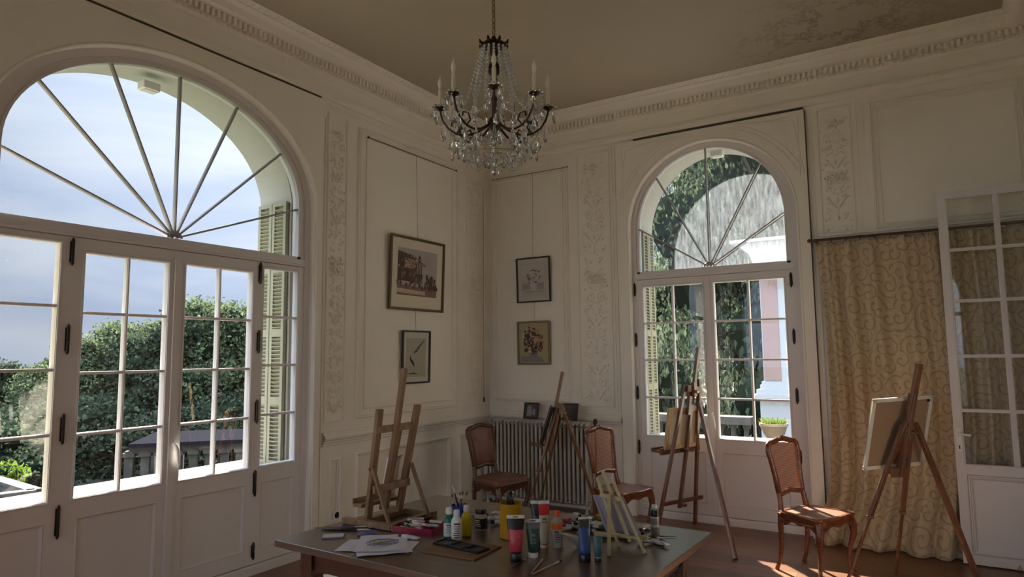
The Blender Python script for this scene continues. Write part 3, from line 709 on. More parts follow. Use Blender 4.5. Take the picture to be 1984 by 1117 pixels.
def dentils(W, u0, u1, name, label):
    mb = MB(); n = int((u1-u0)/0.042)
    for i in range(n):
        u = u0+(u1-u0)*(i+0.5)/n
        mb.wbox(W, u-0.011, u+0.011, 3.822, 3.871, 0.040, 0.076)
        p = W(u+0.021, 3.808, 0.050); q = W(u, 3.812, 0.0)
        sc = (0.8, 1, 1.0) if abs((p-q).x) > 0 else (1, 0.8, 1.0)
        mb.ball(p, 0.0125, 6, 4, sc)
    # carved leaf ridges on the crown moulding
    n2 = int((u1-u0)/0.05)
    for i in range(n2):
        u = u0+(u1-u0)*(i+0.5)/n2
        mb.path([W(u-0.012, 3.948, 0.158), W(u, 3.960, 0.176), W(u+0.012, 3.974, 0.188)], 0.0045, 5)
    return tag(mb.build(name, TRIMM), label, 'cornice', kind='structure')
dentils(W1, 1.2, YR-0.06, 'trim_6', 'row of small plaster teeth under the cornice over the wide window')
dentils(W2, XL+0.06, XR-0.06, 'trim_7', 'row of small plaster teeth under the cornice over the narrow window')

# ---- wall panel mouldings, rails, skirtings
def run(mb, W, u0, u1, prof):
    rows = [[W(u0, z, d), W(u1, z, d)] for d, z in prof]
    for a, c in zip(rows[:-1], rows[1:]): mb.strip(a, c)
CHR = [(0, 0.800), (0.010, 0.806), (0.012, 0.822), (0.022, 0.830), (0.022, 0.842), (0.034, 0.852), (0.038, 0.868), (0.034, 0.884), (0.020, 0.892), (0.016, 0.906), (0.0, 0.914)]
mb = MB()
run(mb, W1, 3.70, YR, CHR)
for (u0, u1, w0, w1) in ((4.05, 5.485, 0.99, 3.47),): mb.wframe(W1, u0, u1, w0, w1, MP)
mb.wframe(W1, 4.145, 5.39, 1.06, 3.40, MPs)
mb.wframe(W1, 3.706, 3.925, 0.985, 3.50, MPs); 
mb.wframe(W1, 5.62, 5.96, 0.985, 3.52, MPs)
mb.wframe(W1, 3.765, 3.885, 0.22, 0.70, MP); mb.wframe(W1, 4.06, 5.33, 0.135, 0.715, MP); mb.wframe(W1, 5.50, 5.95, 0.135, 0.715, MPs)
mb.wbox(W1, 5.572, 5.58, 0.93, 1.0, 0, 0.012)
for z in (3.535, 3.555): mb.wbox(W1, 3.72, YR, z, z+0.008, 0, 0.010)
tag(mb.build('trim_8', TRIMM), 'raised panel mouldings on the wall with the wide window', 'moulding', kind='structure')
mb = MB()
run(mb, W2, XL, -2.53, CHR)
mb.wframe(W2, -4.005, -3.065, 1.02, 3.46, MP); mb.wframe(W2, -3.945, -3.125, 1.08, 3.405, MPs)
mb.wframe(W2, -2.965, -2.60, 0.985, 3.54, MPs)
mb.wframe(W2, -2.93, -2.64, 0.16, 0.70, MPs); mb.wframe(W2, -4.0, -3.06, 0.16, 0.70, MPs)
mb.wframe(W2, -0.695, -0.435, 2.475, 3.545, MPs)
mb.wbox(W2, -0.405, -0.395, 2.475, 3.64, 0, 0.012); mb.wbox(W2, -0.355, -0.347, 2.475, 3.60, 0, 0.008)
mb.wframe(W2, -0.300, 0.705, 2.475, 3.515, MP); mb.wframe(W2, -0.255, 0.66, 2.51, 3.47, MPs)
mb.wbox(W2, -0.72, XR, 2.455, 2.472, 0, 0.025)
for u in (-0.1, 0.05, 0.2, 0.35, 0.5):
    for k in range(4): mb.wbox(W2, u+k*0.014, u+k*0.014+0.007, 3.628, 3.650, 0.04, 0.052)
tag(mb.build('trim_9', TRIMM), 'raised panel mouldings on the wall with the narrow window', 'moulding', kind='structure')
BSB = [(0.0, 0.0), (0.022, 0.0), (0.022, 0.095), (0.014, 0.11), (0.014, 0.122), (0.0, 0.13)]
for nm, W, rs, lb in (('baseboard_left', W1, ((C1+1.16, YR), (YB, C3-1.1), (C3+1.1, C1-1.16)), 'cream skirting under the wall with the wide window'),
                      ('baseboard_back', W2, ((XL, -2.515), (-0.785, XR)), 'cream skirting under the wall with the narrow window'),
                      ('baseboard_right', W4, ((YB, YR),), 'cream skirting along the door wall')):
    mb = MB()
    for a_, b_ in rs: run(mb, W, a_, b_, BSB)
    tag(mb.build(nm, TRIMM), lb, 'skirting', kind='structure')

# ---- carved pilaster ornaments
def carve(W, uc, w0, w1, hw, name, label, seed, basket):
    rnd = random.Random(seed); mb = MB()
    dx = abs((W(0, 0, 1)-W(0, 0, 0)).x) > 0.5
    def leafb(u, w, l, wd, ang, d=0.004, th=0.5):
        # pointed flat leaf
        ca, sa = math.cos(ang), math.sin(ang)
        pts = []
        for t, q in ((0, 0), (0.3, 0.9), (0.6, 0.8), (1, 0), (0.6, -0.8), (0.3, -0.9)):
            a_, b_ = l*(t-0.5), q*wd/2
            pts.append((u+a_*ca-b_*sa, w+a_*sa+b_*ca))
        b = len(mb.v)
        for p in pts: mb.v.append(W(p[0], p[1], 0.001))
        mb.v.append(W(u, w, d+0.004+wd*th*1.9))
        for k in range(6): mb.f.append([b+k, b+(k+1) % 6, b+6]); mb.mi.append(0)
    def spiral(u, w, r, turns, a0, s, rad=0.0078):
        pts = []
        n = int(14*turns)
        for i in range(n+1):
            t = i/n; a_ = a0+s*t*turns*2*math.pi; rr = r*(1-0.82*t)
            pts.append(W(u+rr*math.cos(a_), w+rr*math.sin(a_), 0.004))
        mb.path(pts, [rad*(1-0.4*i/n) for i in range(n+1)], 5)
    def curve(ps, rad=0.004): mb.path([W(u, w, 0.005) for u, w in ps], rad*1.7, 5)
    z = w1-0.06
    def flower(u, w, r, d=0.010):
        for k in range(5):
            a_ = k*2*math.pi/5; leafb(u+r*0.55*math.cos(a_), w+r*0.55*math.sin(a_), r, r*0.7, a_, d)
        mb.ball(W(u, w, 0.006), r*0.28, 6, 4, (0.7, 1, 1) if dx else (1, 0.7, 1))
    order = [flower, 'ring', 'vine', 'leafs', 'scroll', 'vine', 'leafs', 'tassel', 'basket', 'bow', 'ring', 'scroll', 'vine', 'leafs', 'scroll', 'tassel', 'ring', 'leafs', 'scroll', 'leafs']
    step = (w1-w0-0.12)/len(order)
    for i in range(20):
        zc = w1-0.07-step*(i+0.5)
        for s in (-1, 1):
            spiral(uc+s*hw*rnd.uniform(0.5, 0.72), zc+step*rnd.uniform(-0.3, 0.3), hw*rnd.uniform(0.16, 0.26), 1.1, rnd.uniform(0, 6), s*rnd.choice((1, -1)), 0.0042)
            for k in range(3): leafb(uc+s*hw*rnd.uniform(0.3, 0.95), zc+step*rnd.uniform(-0.5, 0.5), 0.030, 0.013, rnd.uniform(0, 3.1))
            mb.ball(W(uc+s*hw*rnd.uniform(0.1, 0.9), zc+step*rnd.uniform(-0.5, 0.5), 0.004), 0.0065, 6, 4)
    for i, m_ in enumerate(order):
        zc = w1-0.07-step*(i+0.5)
        if m_ is flower: flower(uc, zc, hw*0.45)
        elif m_ == 'ring':
            mb.path([W(uc+hw*0.55*math.cos(R(k*20)), zc+step*0.42*math.sin(R(k*20)), 0.004) for k in range(18)], 0.0045, 5, closed=True)
            mb.path([W(uc+hw*0.36*math.cos(R(k*20)), zc+step*0.28*math.sin(R(k*20)), 0.003) for k in range(18)], 0.003, 5, closed=True)
            leafb(uc, zc+step*0.45, 0.03, 0.02, math.pi/2)
        elif m_ == 'vine':
            for s in (-1, 1):
                curve([(uc, zc-step/2), (uc+s*hw*0.3, zc-step*0.25), (uc+s*hw*0.15, zc), (uc+s*hw*0.5, zc+step*0.3), (uc+s*hw*0.2, zc+step/2)], 0.0035)
                for k in range(3): leafb(uc+s*hw*rnd.uniform(0.25, 0.75), zc+step*rnd.uniform(-0.4, 0.4), 0.032, 0.014, rnd.uniform(0, 3.1))
        elif m_ == 'leafs':
            for s in (-1, 1):
                for k in range(4): leafb(uc+s*hw*(0.2+0.14*k), zc-step*0.3+k*step*0.2, 0.045, 0.017, math.pi/2-s*(0.5+0.15*k))
            leafb(uc, zc+step*0.1, 0.06, 0.02, math.pi/2)
        elif m_ == 'scroll':
            for s in (-1, 1):
                spiral(uc+s*hw*0.45, zc, hw*0.38, 1.4, math.pi/2, s)
                curve([(uc, zc-step*0.45), (uc+s*hw*0.4, zc-step*0.38)], 0.004)
        elif m_ == 'tassel':
            curve([(uc, zc+step*0.5), (uc, zc-step*0.3)], 0.0035); leafb(uc, zc-step*0.2, 0.05, 0.022, math.pi/2)
            for s in (-1, 1): mb.ball(W(uc+s*hw*0.6, zc, 0.004), 0.010, 6, 4, (0.6, 1, 1) if dx else (1, 0.6, 1))
        elif m_ == 'bow':
            for s in (-1, 1):
                curve([(uc, zc), (uc+s*hw*0.5, zc+step*0.3), (uc+s*hw*0.75, zc+step*0.05), (uc, zc), (uc+s*hw*0.55, zc-step*0.45)], 0.004)
                for k in range(3): leafb(uc+s*hw*0.35, zc-step*(0.2+0.12*k), 0.06, 0.012, math.pi/2-s*0.9)
        elif m_ == 'basket':
            zb = basket
            for k in range(26):
                a_ = rnd.uniform(0, math.pi); rr = rnd.uniform(0, 1)**0.5
                u_, w_ = uc+hw*0.72*rr*math.cos(a_), zb+0.075*rr*math.sin(a_)
                mb.ball(W(u_, w_, 0.012+0.020*rnd.random()), rnd.uniform(0.009, 0.015), 6, 4)
            for k in range(8): leafb(uc+hw*0.8*math.cos(R(22*k)), zb+0.07*math.sin(R(22*k)), 0.045, 0.016, R(22*k), 0.012)
            for k in range(3): curve([(uc-hw*0.6+k*0.01, zb-0.012*k-0.012), (uc, zb-0.02-0.012*k), (uc+hw*0.6-k*0.01, zb-0.012*k-0.012)], 0.0045)
    return tag(mb.build(name, TRIMM, smooth=True), label, 'carving', kind='structure')
carve(W1, 3.815, 1.0, 3.46, 0.085, 'trim_10', 'carved plaster garland strip beside the wide window', 1, 2.17)
carve(W1, 5.79, 1.0, 3.48, 0.12, 'trim_11', 'carved plaster garland strip in the corner of the room', 2, 2.20)
carve(W2, -2.78, 1.0, 3.50, 0.135, 'trim_12', 'carved plaster garland strip left of the narrow window', 3, 2.21)
carve(W2, -0.565, 1.20, 3.52, 0.11, 'trim_13', 'carved plaster garland strip above the curtain', 4, 2.9)
# ------------------------------------------------------------------ grounds outside
mb = MB(); mb.poly([(-220, -220, -3.5), (220, -220, -3.5), (220, 220, -3.5), (-220, 220, -3.5)])
tag(mb.build('lawn', GRASS), 'dark green lawn far below the windows', 'lawn', kind='structure')
PATHM = plaster('gravel path', (0.045, 0.042, 0.036), amount=0.3, sscale=5)
mb = MB(); mb.poly([(-60, 6, -3.48), (-24.5, 6, -3.48), (-27, 44, -3.48), (-31, 44, -3.48), (-30, 10, -3.48), (-60, 10, -3.48)])
tag(mb.build('path', PATHM), 'pale gravel path across the lawn', 'path', kind='structure')

def rot_rand(rnd): return Euler((rnd.uniform(0, 6.28), rnd.uniform(0, 6.28), rnd.uniform(0, 6.28))).to_matrix()
def tree(loc, h, rad, trunk, n, leafm, label, seed, leaf=0.24, group=None, low=0.25, name='tree', cat='tree', clumps=22):
    rnd = random.Random(seed)
    root = thing(name, label, cat, loc, rnd.uniform(0, 6.28), group)
    mb = MB(); tp = h*0.72
    mb.path([(0, 0, 0), (0.05*h*0.1, 0.02*h, tp*0.5), (0.1*rnd.uniform(-1, 1), 0.1, tp)], [trunk, trunk*0.75, trunk*0.3], 8)
    for k in range(5):
        a = rnd.uniform(0, 6.28); z0 = tp*rnd.uniform(0.4, 0.9)
        mb.path([(0, 0, z0), (math.cos(a)*rad*0.4, math.sin(a)*rad*0.4, z0+h*0.10), (math.cos(a)*rad*0.75, math.sin(a)*rad*0.75, z0+h*0.16)], [trunk*0.4, trunk*0.25, trunk*0.1], 6)
    mb.build('trunk', BARK, root, smooth=True)
    mb = MB(); cl = []
    for k in range(clumps):
        a = rnd.uniform(0, 6.28); t = rnd.uniform(low, 1.0)
        rr = rad*0.72*math.sqrt(rnd.uniform(0.05, 1))*math.sin(math.pi*min(0.93, 0.22+0.72*(t-low)/(1-low)))
        cl.append((Vector((rr*math.cos(a), rr*math.sin(a), h*t*0.88+0.02*h)), rad*rnd.uniform(0.26, 0.46)))
    for i in range(n):
        c, r = cl[i % clumps]
        v = Vector((rnd.gauss(0, 1), rnd.gauss(0, 1), rnd.gauss(0, 1))).normalized()*r*rnd.uniform(0.55, 1.05)
        v.z *= 0.8
        M = rot_rand(rnd); s = leaf*rnd.uniform(0.6, 1.2)
        p = c+v
        if p.z < 0.02*h: p.z = 0.05*h
        q = [M @ Vector(t)*s+p for t in ((-0.5, 0, 0), (-0.1, 0.3, 0.05), (0.5, 0, 0), (-0.1, -0.3, 0.05))]
        b = len(mb.v); mb.v += q; mb.f.append([b, b+1, b+2, b+3]); mb.mi.append(0)
    mb.build('foliage', leafm, root)
    # dense inner mass of leaves so the crown is not see-through
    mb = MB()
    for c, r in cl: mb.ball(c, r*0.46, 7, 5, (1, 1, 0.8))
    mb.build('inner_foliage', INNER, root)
    return root
def polar(px, dist):
    """point on the lawn under image column px at distance dist from the viewer (horizontal bearing)"""
    az = R(31.864)-math.atan((px-992)/1291.1)
    return Vector((-math.sin(az)*dist, math.cos(az)*dist, -3.5))
T1 = tree((-30, 30, -3.5), 8.0, 3.6, 0.28, 9000, LEAF, 'full round tree at the edge of the lawn', 11)
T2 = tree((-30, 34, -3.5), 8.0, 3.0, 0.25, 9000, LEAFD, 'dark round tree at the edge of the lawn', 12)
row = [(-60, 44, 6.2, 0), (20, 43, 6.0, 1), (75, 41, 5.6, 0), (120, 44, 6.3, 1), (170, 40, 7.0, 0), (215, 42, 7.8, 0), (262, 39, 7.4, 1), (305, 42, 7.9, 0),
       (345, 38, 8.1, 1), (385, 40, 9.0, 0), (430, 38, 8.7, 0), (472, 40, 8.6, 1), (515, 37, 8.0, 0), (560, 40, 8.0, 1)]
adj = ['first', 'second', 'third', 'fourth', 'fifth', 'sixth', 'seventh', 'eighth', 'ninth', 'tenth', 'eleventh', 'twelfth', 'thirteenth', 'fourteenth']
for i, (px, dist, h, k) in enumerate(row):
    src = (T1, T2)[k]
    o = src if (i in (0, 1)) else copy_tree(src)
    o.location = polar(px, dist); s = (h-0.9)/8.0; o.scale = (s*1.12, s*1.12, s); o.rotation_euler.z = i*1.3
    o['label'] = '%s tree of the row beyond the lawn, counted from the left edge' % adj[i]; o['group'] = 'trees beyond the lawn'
# dark undergrowth filling under the row
rnd = random.Random(5)
sh = tree((0, 0, -3.5), 2.6, 2.2, 0.06, 5000, LEAFD, 'x', 21, leaf=0.16, low=0.02, name='shrub', cat='shrub', clumps=16)
spots = [(-30, 36), (35, 35), (85, 36), (140, 37), (190, 35), (240, 36), (290, 35), (335, 34), (385, 35), (435, 34), (480, 34), (530, 33), (10, 31), (110, 40), (210, 40), (320, 40), (420, 39)]
for i, (px, dist) in enumerate(spots):
    o = sh if i == 0 else copy_tree(sh)
    o.location = polar(px, dist); s = rnd.uniform(0.9, 1.35); o.scale = (s*1.3, s*1.3, s); o.rotation_euler.z = i
    o['label'] = 'dark shrub under the row of trees beyond the lawn'; o['group'] = 'shrubs under the row of trees'
lb = tree(polar(28, 22.5), 2.35, 0.95, 0.04, 2200, LEAFL, 'light green bush on the lawn by the first pane', 31, leaf=0.12, low=0.05, name='shrub', cat='shrub', clumps=14)
lb2 = tree(polar(158, 17), 1.0, 0.42, 0.02, 900, LEAFL, 'small light green bush beside the stone sill', 32, leaf=0.08, low=0.05, name='shrub', cat='shrub', clumps=8)
lb2.location.z = -2.6
BALM = plaster('balustrade stone', (0.040, 0.044, 0.050), amount=0.3)
# terrace wall with a pale coping, seen through the first pane
mb = MB(); z = -1.5
for p, q in (((-24, 8.1), (-17.74, 7.56)), ((-17.74, 7.56), (-17.9, 6.9))):
    mb.bar((p[0], p[1], z-1.0), (q[0], q[1], z-1.0), 2.0, 0.22, side=(0, 0, 1)); mb.bar((p[0], p[1], z), (q[0], q[1], z), 0.07, 0.30, side=(0, 0, 1))
tag(mb.build('garden_wall', BALM), 'low garden wall with a pale stone coping meeting at a corner', 'wall')
# pergola with pillars
pg = thing('pergola', 'dark flat-roofed garden pergola on grey pillars behind the sill', 'pergola', polar(400, 20))
PIL = plaster('pergola pillar', (0.03, 0.027, 0.025), amount=0.3); PRF = mat('pergola roof', (0.012, 0.012, 0.015), 1.0, spec=0.0)
A = polar(262, 20.5); B = polar(500, 20.0); dirv = (B-A).normalized(); nv = Vector((-dirv.y, dirv.x, 0))
mb = MB()
mb.bar(A+Vector((0, 0, 2.75))+nv*1.3, B+Vector((0, 0, 2.75))+nv*1.3, 0.10, 3.0, side=(0, 0, 1)); mb.build('roof', PRF, pg, world=True)
mb = MB(); mb.bar(A+Vector((0, 0, 2.62)), B+Vector((0, 0, 2.62)), 0.16, 0.16, side=(0, 0, 1)); mb.build('beam', PIL, pg, world=True)
L_ = (B-A).length
for k in range(9):
    for dd in (0.0, 2.4):
        p = A+dirv*(L_*k/8)+nv*dd; mb = MB(); mb.box(p+Vector((0, 0, 1.3)), (0.2, 0.2, 2.6), (0, 0, math.atan2(dirv.y, dirv.x))); mb.box(p+Vector((0, 0, 2.5)), (0.28, 0.28, 0.1), (0, 0, math.atan2(dirv.y, dirv.x)))
        mb.build('pillar', PIL, pg, world=True)
# stone bust on a tall pedestal
p = polar(221, 12)
st = thing('statue', 'weathered stone bust on a tall pedestal beyond the sill', 'statue', p)
mb = MB(); mb.lathe([(0.20, 0), (0.20, 0.1), (0.14, 0.18), (0.13, 2.2), (0.18, 2.3), (0.18, 2.36)], p, 12); mb.build('pedestal', STONE, st, world=True)
mb = MB(); mb.lathe([(0.10, 0), (0.17, 0.10), (0.19, 0.22), (0.15, 0.31), (0.065, 0.36), (0.06, 0.42), (0.10, 0.47), (0.125, 0.56), (0.12, 0.66), (0.08, 0.73), (0.001, 0.76)], p+Vector((0, 0, 2.33)), 16, sx=1.0, sy=0.8)
mb.ball(p+Vector((0.05, -0.12, 2.90)), 0.03, 8, 6)
mb.build('bust', STONE, st, smooth=True, world=True)

# ---- behind the narrow window: terrace, balustrade, planted bowl, wing with pier
mb = MB(); mb.box((-1.6, 9.9, -0.25), (7.0, 6.6, 0.2)); mb.box((-1.6, 9.9, -1.9), (6.9, 6.5, 3.2))
tag(mb.build('terrace_slab', PATHM), 'grey terrace floor outside the narrow window', 'terrace', kind='structure')
bl = thing('balustrade', 'grey stone balustrade with turned balusters across the terrace', 'balustrade', (-3.0, 9.0, -0.15))
P0, P1 = Vector((-4.2, 9.2, 0)), Vector((-2.02, 9.2, 0))
mb = MB(); mb.bar(P0+Vector((0, 0, 0.61)), P1+Vector((0, 0, 0.61)), 0.10, 0.24, side=(0, 0, 1)); mb.build('top_rail', BALM, bl, world=True)
mb = MB(); mb.bar(P0+Vector((0, 0, -0.08)), P1+Vector((0, 0, -0.08)), 0.14, 0.24, side=(0, 0, 1)); mb.build('plinth', BALM, bl, world=True)
for k in range(13):
    p = P0.lerp(P1, (k+0.5)/13); mb = MB()
    mb.lathe([(0.055, 0.0), (0.055, 0.04), (0.035, 0.06), (0.045, 0.12), (0.062, 0.20), (0.055, 0.30), (0.030, 0.42), (0.035, 0.50), (0.045, 0.52), (0.05, 0.57)], p, 10)
    mb.build('baluster', BALM, bl, smooth=True, world=True)
ub = thing('planter_bowl', 'wide stone bowl of bright green plants on the terrace', 'planter', (-1.87, 10.2, -0.15))
URN = plaster('terracotta stone', (0.22, 0.165, 0.115), amount=0.3, sscale=5)
c = Vector((-1.79, 9.35, 0))
mb = MB(); mb.lathe([(0.12, -0.15), (0.12, -0.05), (0.07, 0.0), (0.05, 0.30), (0.08, 0.36), (0.09, 0.38), (0.135, 0.44), (0.165, 0.53), (0.180, 0.545), (0.180, 0.575), (0.155, 0.575), (0.12, 0.52), (0.001, 0.50)], c, 24); mb.build('bowl', URN, ub, smooth=True, world=True)
mb = MB(); rnd = random.Random(3)
for k in range(420):
    a = rnd.uniform(0, 6.28); r = 0.13*math.sqrt(rnd.random()); p = c+Vector((r*math.cos(a), r*math.sin(a), 0.52))
    t = Vector((math.cos(a)*rnd.uniform(0, .08), math.sin(a)*rnd.uniform(0, .08), rnd.uniform(0.05, 0.13))); s = Vector((rnd.uniform(-1, 1), rnd.uniform(-1, 1), 0)).normalized()*0.008
    mb.poly([p-s, p+s, p+t+s*0.3, p+t-s*0.3])
tag(mb.build('foliage', LEAFL, ub, world=True))
PINK = plaster('pink wall panel', (0.20, 0.14, 0.14), amount=0.2)
wg = thing('building_wing', 'white and pink pier of the neighbouring wing under a flat entablature', 'building', (-1.2, 12, -3.5))
y = 10.9; xl = -2.27
def pbox(mb, x0, x1, y0, y1, z0, z1): mb.box(((x0+x1)/2, (y0+y1)/2, (z0+z1)/2), (x1-x0, y1-y0, z1-z0))
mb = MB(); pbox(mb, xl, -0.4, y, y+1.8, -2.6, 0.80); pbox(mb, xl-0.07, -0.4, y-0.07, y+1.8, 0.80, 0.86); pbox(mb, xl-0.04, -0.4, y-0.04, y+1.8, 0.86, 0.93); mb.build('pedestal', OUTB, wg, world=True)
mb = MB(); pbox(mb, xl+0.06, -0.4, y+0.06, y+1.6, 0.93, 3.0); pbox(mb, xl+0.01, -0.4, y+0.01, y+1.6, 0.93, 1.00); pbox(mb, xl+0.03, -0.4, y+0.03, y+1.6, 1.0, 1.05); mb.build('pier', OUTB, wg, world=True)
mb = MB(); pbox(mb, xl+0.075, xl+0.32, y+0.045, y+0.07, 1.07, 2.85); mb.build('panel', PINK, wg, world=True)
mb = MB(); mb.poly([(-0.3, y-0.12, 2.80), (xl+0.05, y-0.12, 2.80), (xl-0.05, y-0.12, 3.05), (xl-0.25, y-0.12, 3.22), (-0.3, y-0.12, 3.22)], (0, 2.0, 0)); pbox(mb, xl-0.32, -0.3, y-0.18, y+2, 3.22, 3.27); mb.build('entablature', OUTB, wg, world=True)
# trees behind the terrace
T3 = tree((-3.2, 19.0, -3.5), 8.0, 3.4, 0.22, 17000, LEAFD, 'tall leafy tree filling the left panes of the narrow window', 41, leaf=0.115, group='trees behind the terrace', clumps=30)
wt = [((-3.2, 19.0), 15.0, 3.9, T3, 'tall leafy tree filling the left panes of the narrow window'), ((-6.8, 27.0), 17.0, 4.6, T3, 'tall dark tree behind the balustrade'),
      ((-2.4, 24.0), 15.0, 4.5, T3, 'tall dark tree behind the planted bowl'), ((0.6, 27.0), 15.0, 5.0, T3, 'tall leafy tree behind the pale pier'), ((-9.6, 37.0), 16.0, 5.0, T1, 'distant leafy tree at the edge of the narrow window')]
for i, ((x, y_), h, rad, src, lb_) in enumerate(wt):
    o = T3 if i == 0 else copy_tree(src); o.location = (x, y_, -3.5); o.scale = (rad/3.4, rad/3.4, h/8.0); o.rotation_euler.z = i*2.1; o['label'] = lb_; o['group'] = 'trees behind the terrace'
for i, (x, y_) in enumerate(((-5.6, 15.5), (-3.4, 16.5), (-1.2, 17.0), (-7.2, 18.5))):
    o = copy_tree(sh); o.location = (x, y_, -3.5 if i else -3.5); o.scale = (1.1, 1.1, 2.1); o['label'] = 'dark shrub growing behind the grey balustrade'; o['group'] = 'shrubs behind the balustrade'
# ------------------------------------------------------------------ glazed door leaf on the right
dr = thing('door_1', 'open white glazed door leaf in front of the curtain', 'door', (0.115, 5.81, 0), kind='structure')
def WD(u, w, d): return Vector((u, 5.81 - d, w))
mb = MB(); U0, U1, G0, G1 = 0.115, 0.795, 0.173, 0.745
GZ0, GZ1 = 0.695, 2.612
mb.wbox(WD, U0, G0, 0.008, 2.672, -0.038, 0); mb.wbox(WD, G1, U1, 0.008, 2.672, -0.038, 0)
mb.wbox(WD, G0, G1, GZ1, 2.672, -0.038, 0); mb.wbox(WD, G0, G1, 0.625, GZ0, -0.038, 0); mb.wbox(WD, G0, G1, 0.008, 0.075, -0.038, 0)
mb.wbox(WD, G0, G1, 0.075, 0.625, -0.028, -0.010)
mb.wframe(WD, G0+0.004, G1-0.004, 0.078, 0.622, [(0, -0.010), (0.002, 0.006), (0.010, 0.009), (0.018, 0.002), (0.022, 0.004), (0.030, -0.006), (0.034, -0.010)])
mb.wbox(WD, 0.451, 0.487, GZ0, GZ1, -0.032, -0.004); mb.wbox(WD, 0.462, 0.476, GZ0, GZ1, -0.034, 0.004)
for z in (2.232, 1.856, 1.458, 1.072): mb.wbox(WD, G0, G1, z-0.012, z+0.012, -0.031, -0.005); mb.wbox(WD, G0, G1, z-0.006, z+0.006, -0.033, 0.003)
mb.wframe(WD, G0-0.008, G1+0.008, GZ0-0.008, GZ1+0.008, [(0, 0), (0.004, 0.005), (0.010, 0.003), (0.012, -0.012)])
mb.build('leaf', JOIN, dr, world=True)
mb = MB(); mb.wbox(WD, G0-0.003, G1+0.003, GZ0-0.003, GZ1+0.003, -0.021, -0.018); mb.build('pane', GLASS, dr, world=True)
mb = MB(); mb.wbox(WD, 0.128, 0.158, 0.78, 0.945, 0.0, 0.004); mb.path([WD(0.143, 0.905, 0), WD(0.143, 0.905, 0.04)], 0.008, 8)
mb.path([WD(0.136, 0.905, 0.042), WD(0.165, 0.907, 0.045), WD(0.215, 0.902, 0.044)], [0.009, 0.008, 0.007], 8)
mb.build('handle', WHITEP, dr, smooth=True, world=True)
mb = MB(); mb.wbox(WD, 0.140, 0.148, 0.80, 0.825, 0.0035, 0.0055); mb.build('keyhole', DARK, dr, world=True)

# ------------------------------------------------------------------ curtain and its rod
rod = thing('curtain_rod', 'dark wooden curtain rod with rings across the doorway', 'curtain rod', (0.0, 5.93, 2.41))
mb = MB(); mb.path([(-0.775, 5.93, 2.412), (0.0, 5.93, 2.410), (0.79, 5.93, 2.412)], 0.011, 10); mb.path([(-0.80, 5.93, 2.412), (-0.785, 5.93, 2.412), (-0.77, 5.93, 2.412)], [0.010, 0.019, 0.010], 10)
mb.build('rod', CHAIRD, rod, smooth=True, world=True)
for k in range(15):
    x = -0.73+k*0.105; mb = MB()
    mb.path([(x+0.002, 5.93+0.018*math.cos(R(a*30)), 2.404+0.018*math.sin(R(a*30))) for a in range(12)], 0.0032, 5, closed=True)
    mb.build('ring', CHAIRD, rod, smooth=True, world=True)
for x in (-0.74, 0.70):
    mb = MB(); mb.bar((x, 6.045, 2.40), (x, 5.93, 2.40), 0.015, 0.015); mb.build('bracket', CHAIRD, rod, world=True)
NU, NV = 260, 60
mb = MB(); uvs = {}
for j in range(NV+1):
    t = j/NV; z = 2.39*(1-t)+0.004
    zrow = z
    for i in range(NU+1):
        z = zrow; s = i/NU; x = -0.745+1.535*s
        spread = max(0, t-0.80)/0.20
        x += -0.14*spread**1.5*(1-s)*0.8+0.05*math.sin(math.pi*min(1, t*1.1))*(1-s)
        amp = 0.026+0.022*t
        ph = 2*math.pi*(s*9.5+0.35*math.sin(3*s*math.pi)+0.12*math.sin(5*t+3*s))
        y = 5.945+amp*math.sin(ph)+0.010*math.sin(2.3*ph+1.3+2*t)+0.006*math.sin(17*s+9*t)
        if t < 0.03: y += 0.006*math.sin(6*ph)
        if t > 0.86:
            k = (t-0.86)/0.14
            y -= 0.115*k**1.4*(0.75+0.25*math.sin(ph*0.5+1)); z += 0.022*math.sin(math.pi*k)*(1+0.6*math.sin(ph*0.7+14*s))
            z = max(z, 0.004+0.012*(1-k))
        y = min(y, 6.02)
        mb.v.append(Vector((x, y, z))); uvs[len(mb.v)-1] = (s*1.9, t*2.4)
for j in range(NV):
    for i in range(NU):
        a = j*(NU+1)+i; mb.f.append([a, a+1, a+NU+2, a+NU+1]); mb.mi.append(0)
me = bpy.data.meshes.new('curtain'); me.from_pydata([tuple(v) for v in mb.v], [], mb.f); me.materials.append(CURT)
me.polygons.foreach_set('use_smooth', [True]*len(me.polygons)); l = me.uv_layers.new(name='cloth')
for lp in me.loops: l.data[lp.index].uv = uvs[lp.vertex_index]
cu = bpy.data.objects.new('curtain', me); COL.objects.link(cu)
sm = cu.modifiers.new('thickness', 'SOLIDIFY'); sm.thickness = 0.003; sm.offset = 0
tag(cu, 'long cream brocade curtain with brown scroll pattern pooling on the floor', 'curtain')

# ------------------------------------------------------------------ radiator
rd = thing('radiator', 'tall grey ribbed cast iron radiator in the corner', 'radiator', (-3.40, 5.90, 0))
X0, X1, NS = -3.985, -2.80, 26
for k in range(NS):
    x = X0+(X1-X0)*(k+0.5)/NS; mb = MB()
    for yy in (5.845, 5.905, 5.965):
        mb.path([(x, yy, 0.11), (x, yy, 0.80)], 0.0132, 8)
    for z in (0.10, 0.815):
        mb.path([(x, 5.832, z), (x, 5.85, z+0.012 if z > 0.5 else z-0.012), (x, 5.905, z+0.018 if z > 0.5 else z-0.018), (x, 5.96, z+0.012 if z > 0.5 else z-0.012), (x, 5.978, z)], [0.010, 0.018, 0.021, 0.018, 0.010], 8)
    mb.box((x, 5.905, 0.46), (0.008, 0.12, 0.68))
    for z in (0.12, 0.80): mb.ball((x, 5.905, z), 0.0235, 8, 6, (1, 1.4, 1))
    mb.build('section', RADM, rd, smooth=True, world=True)
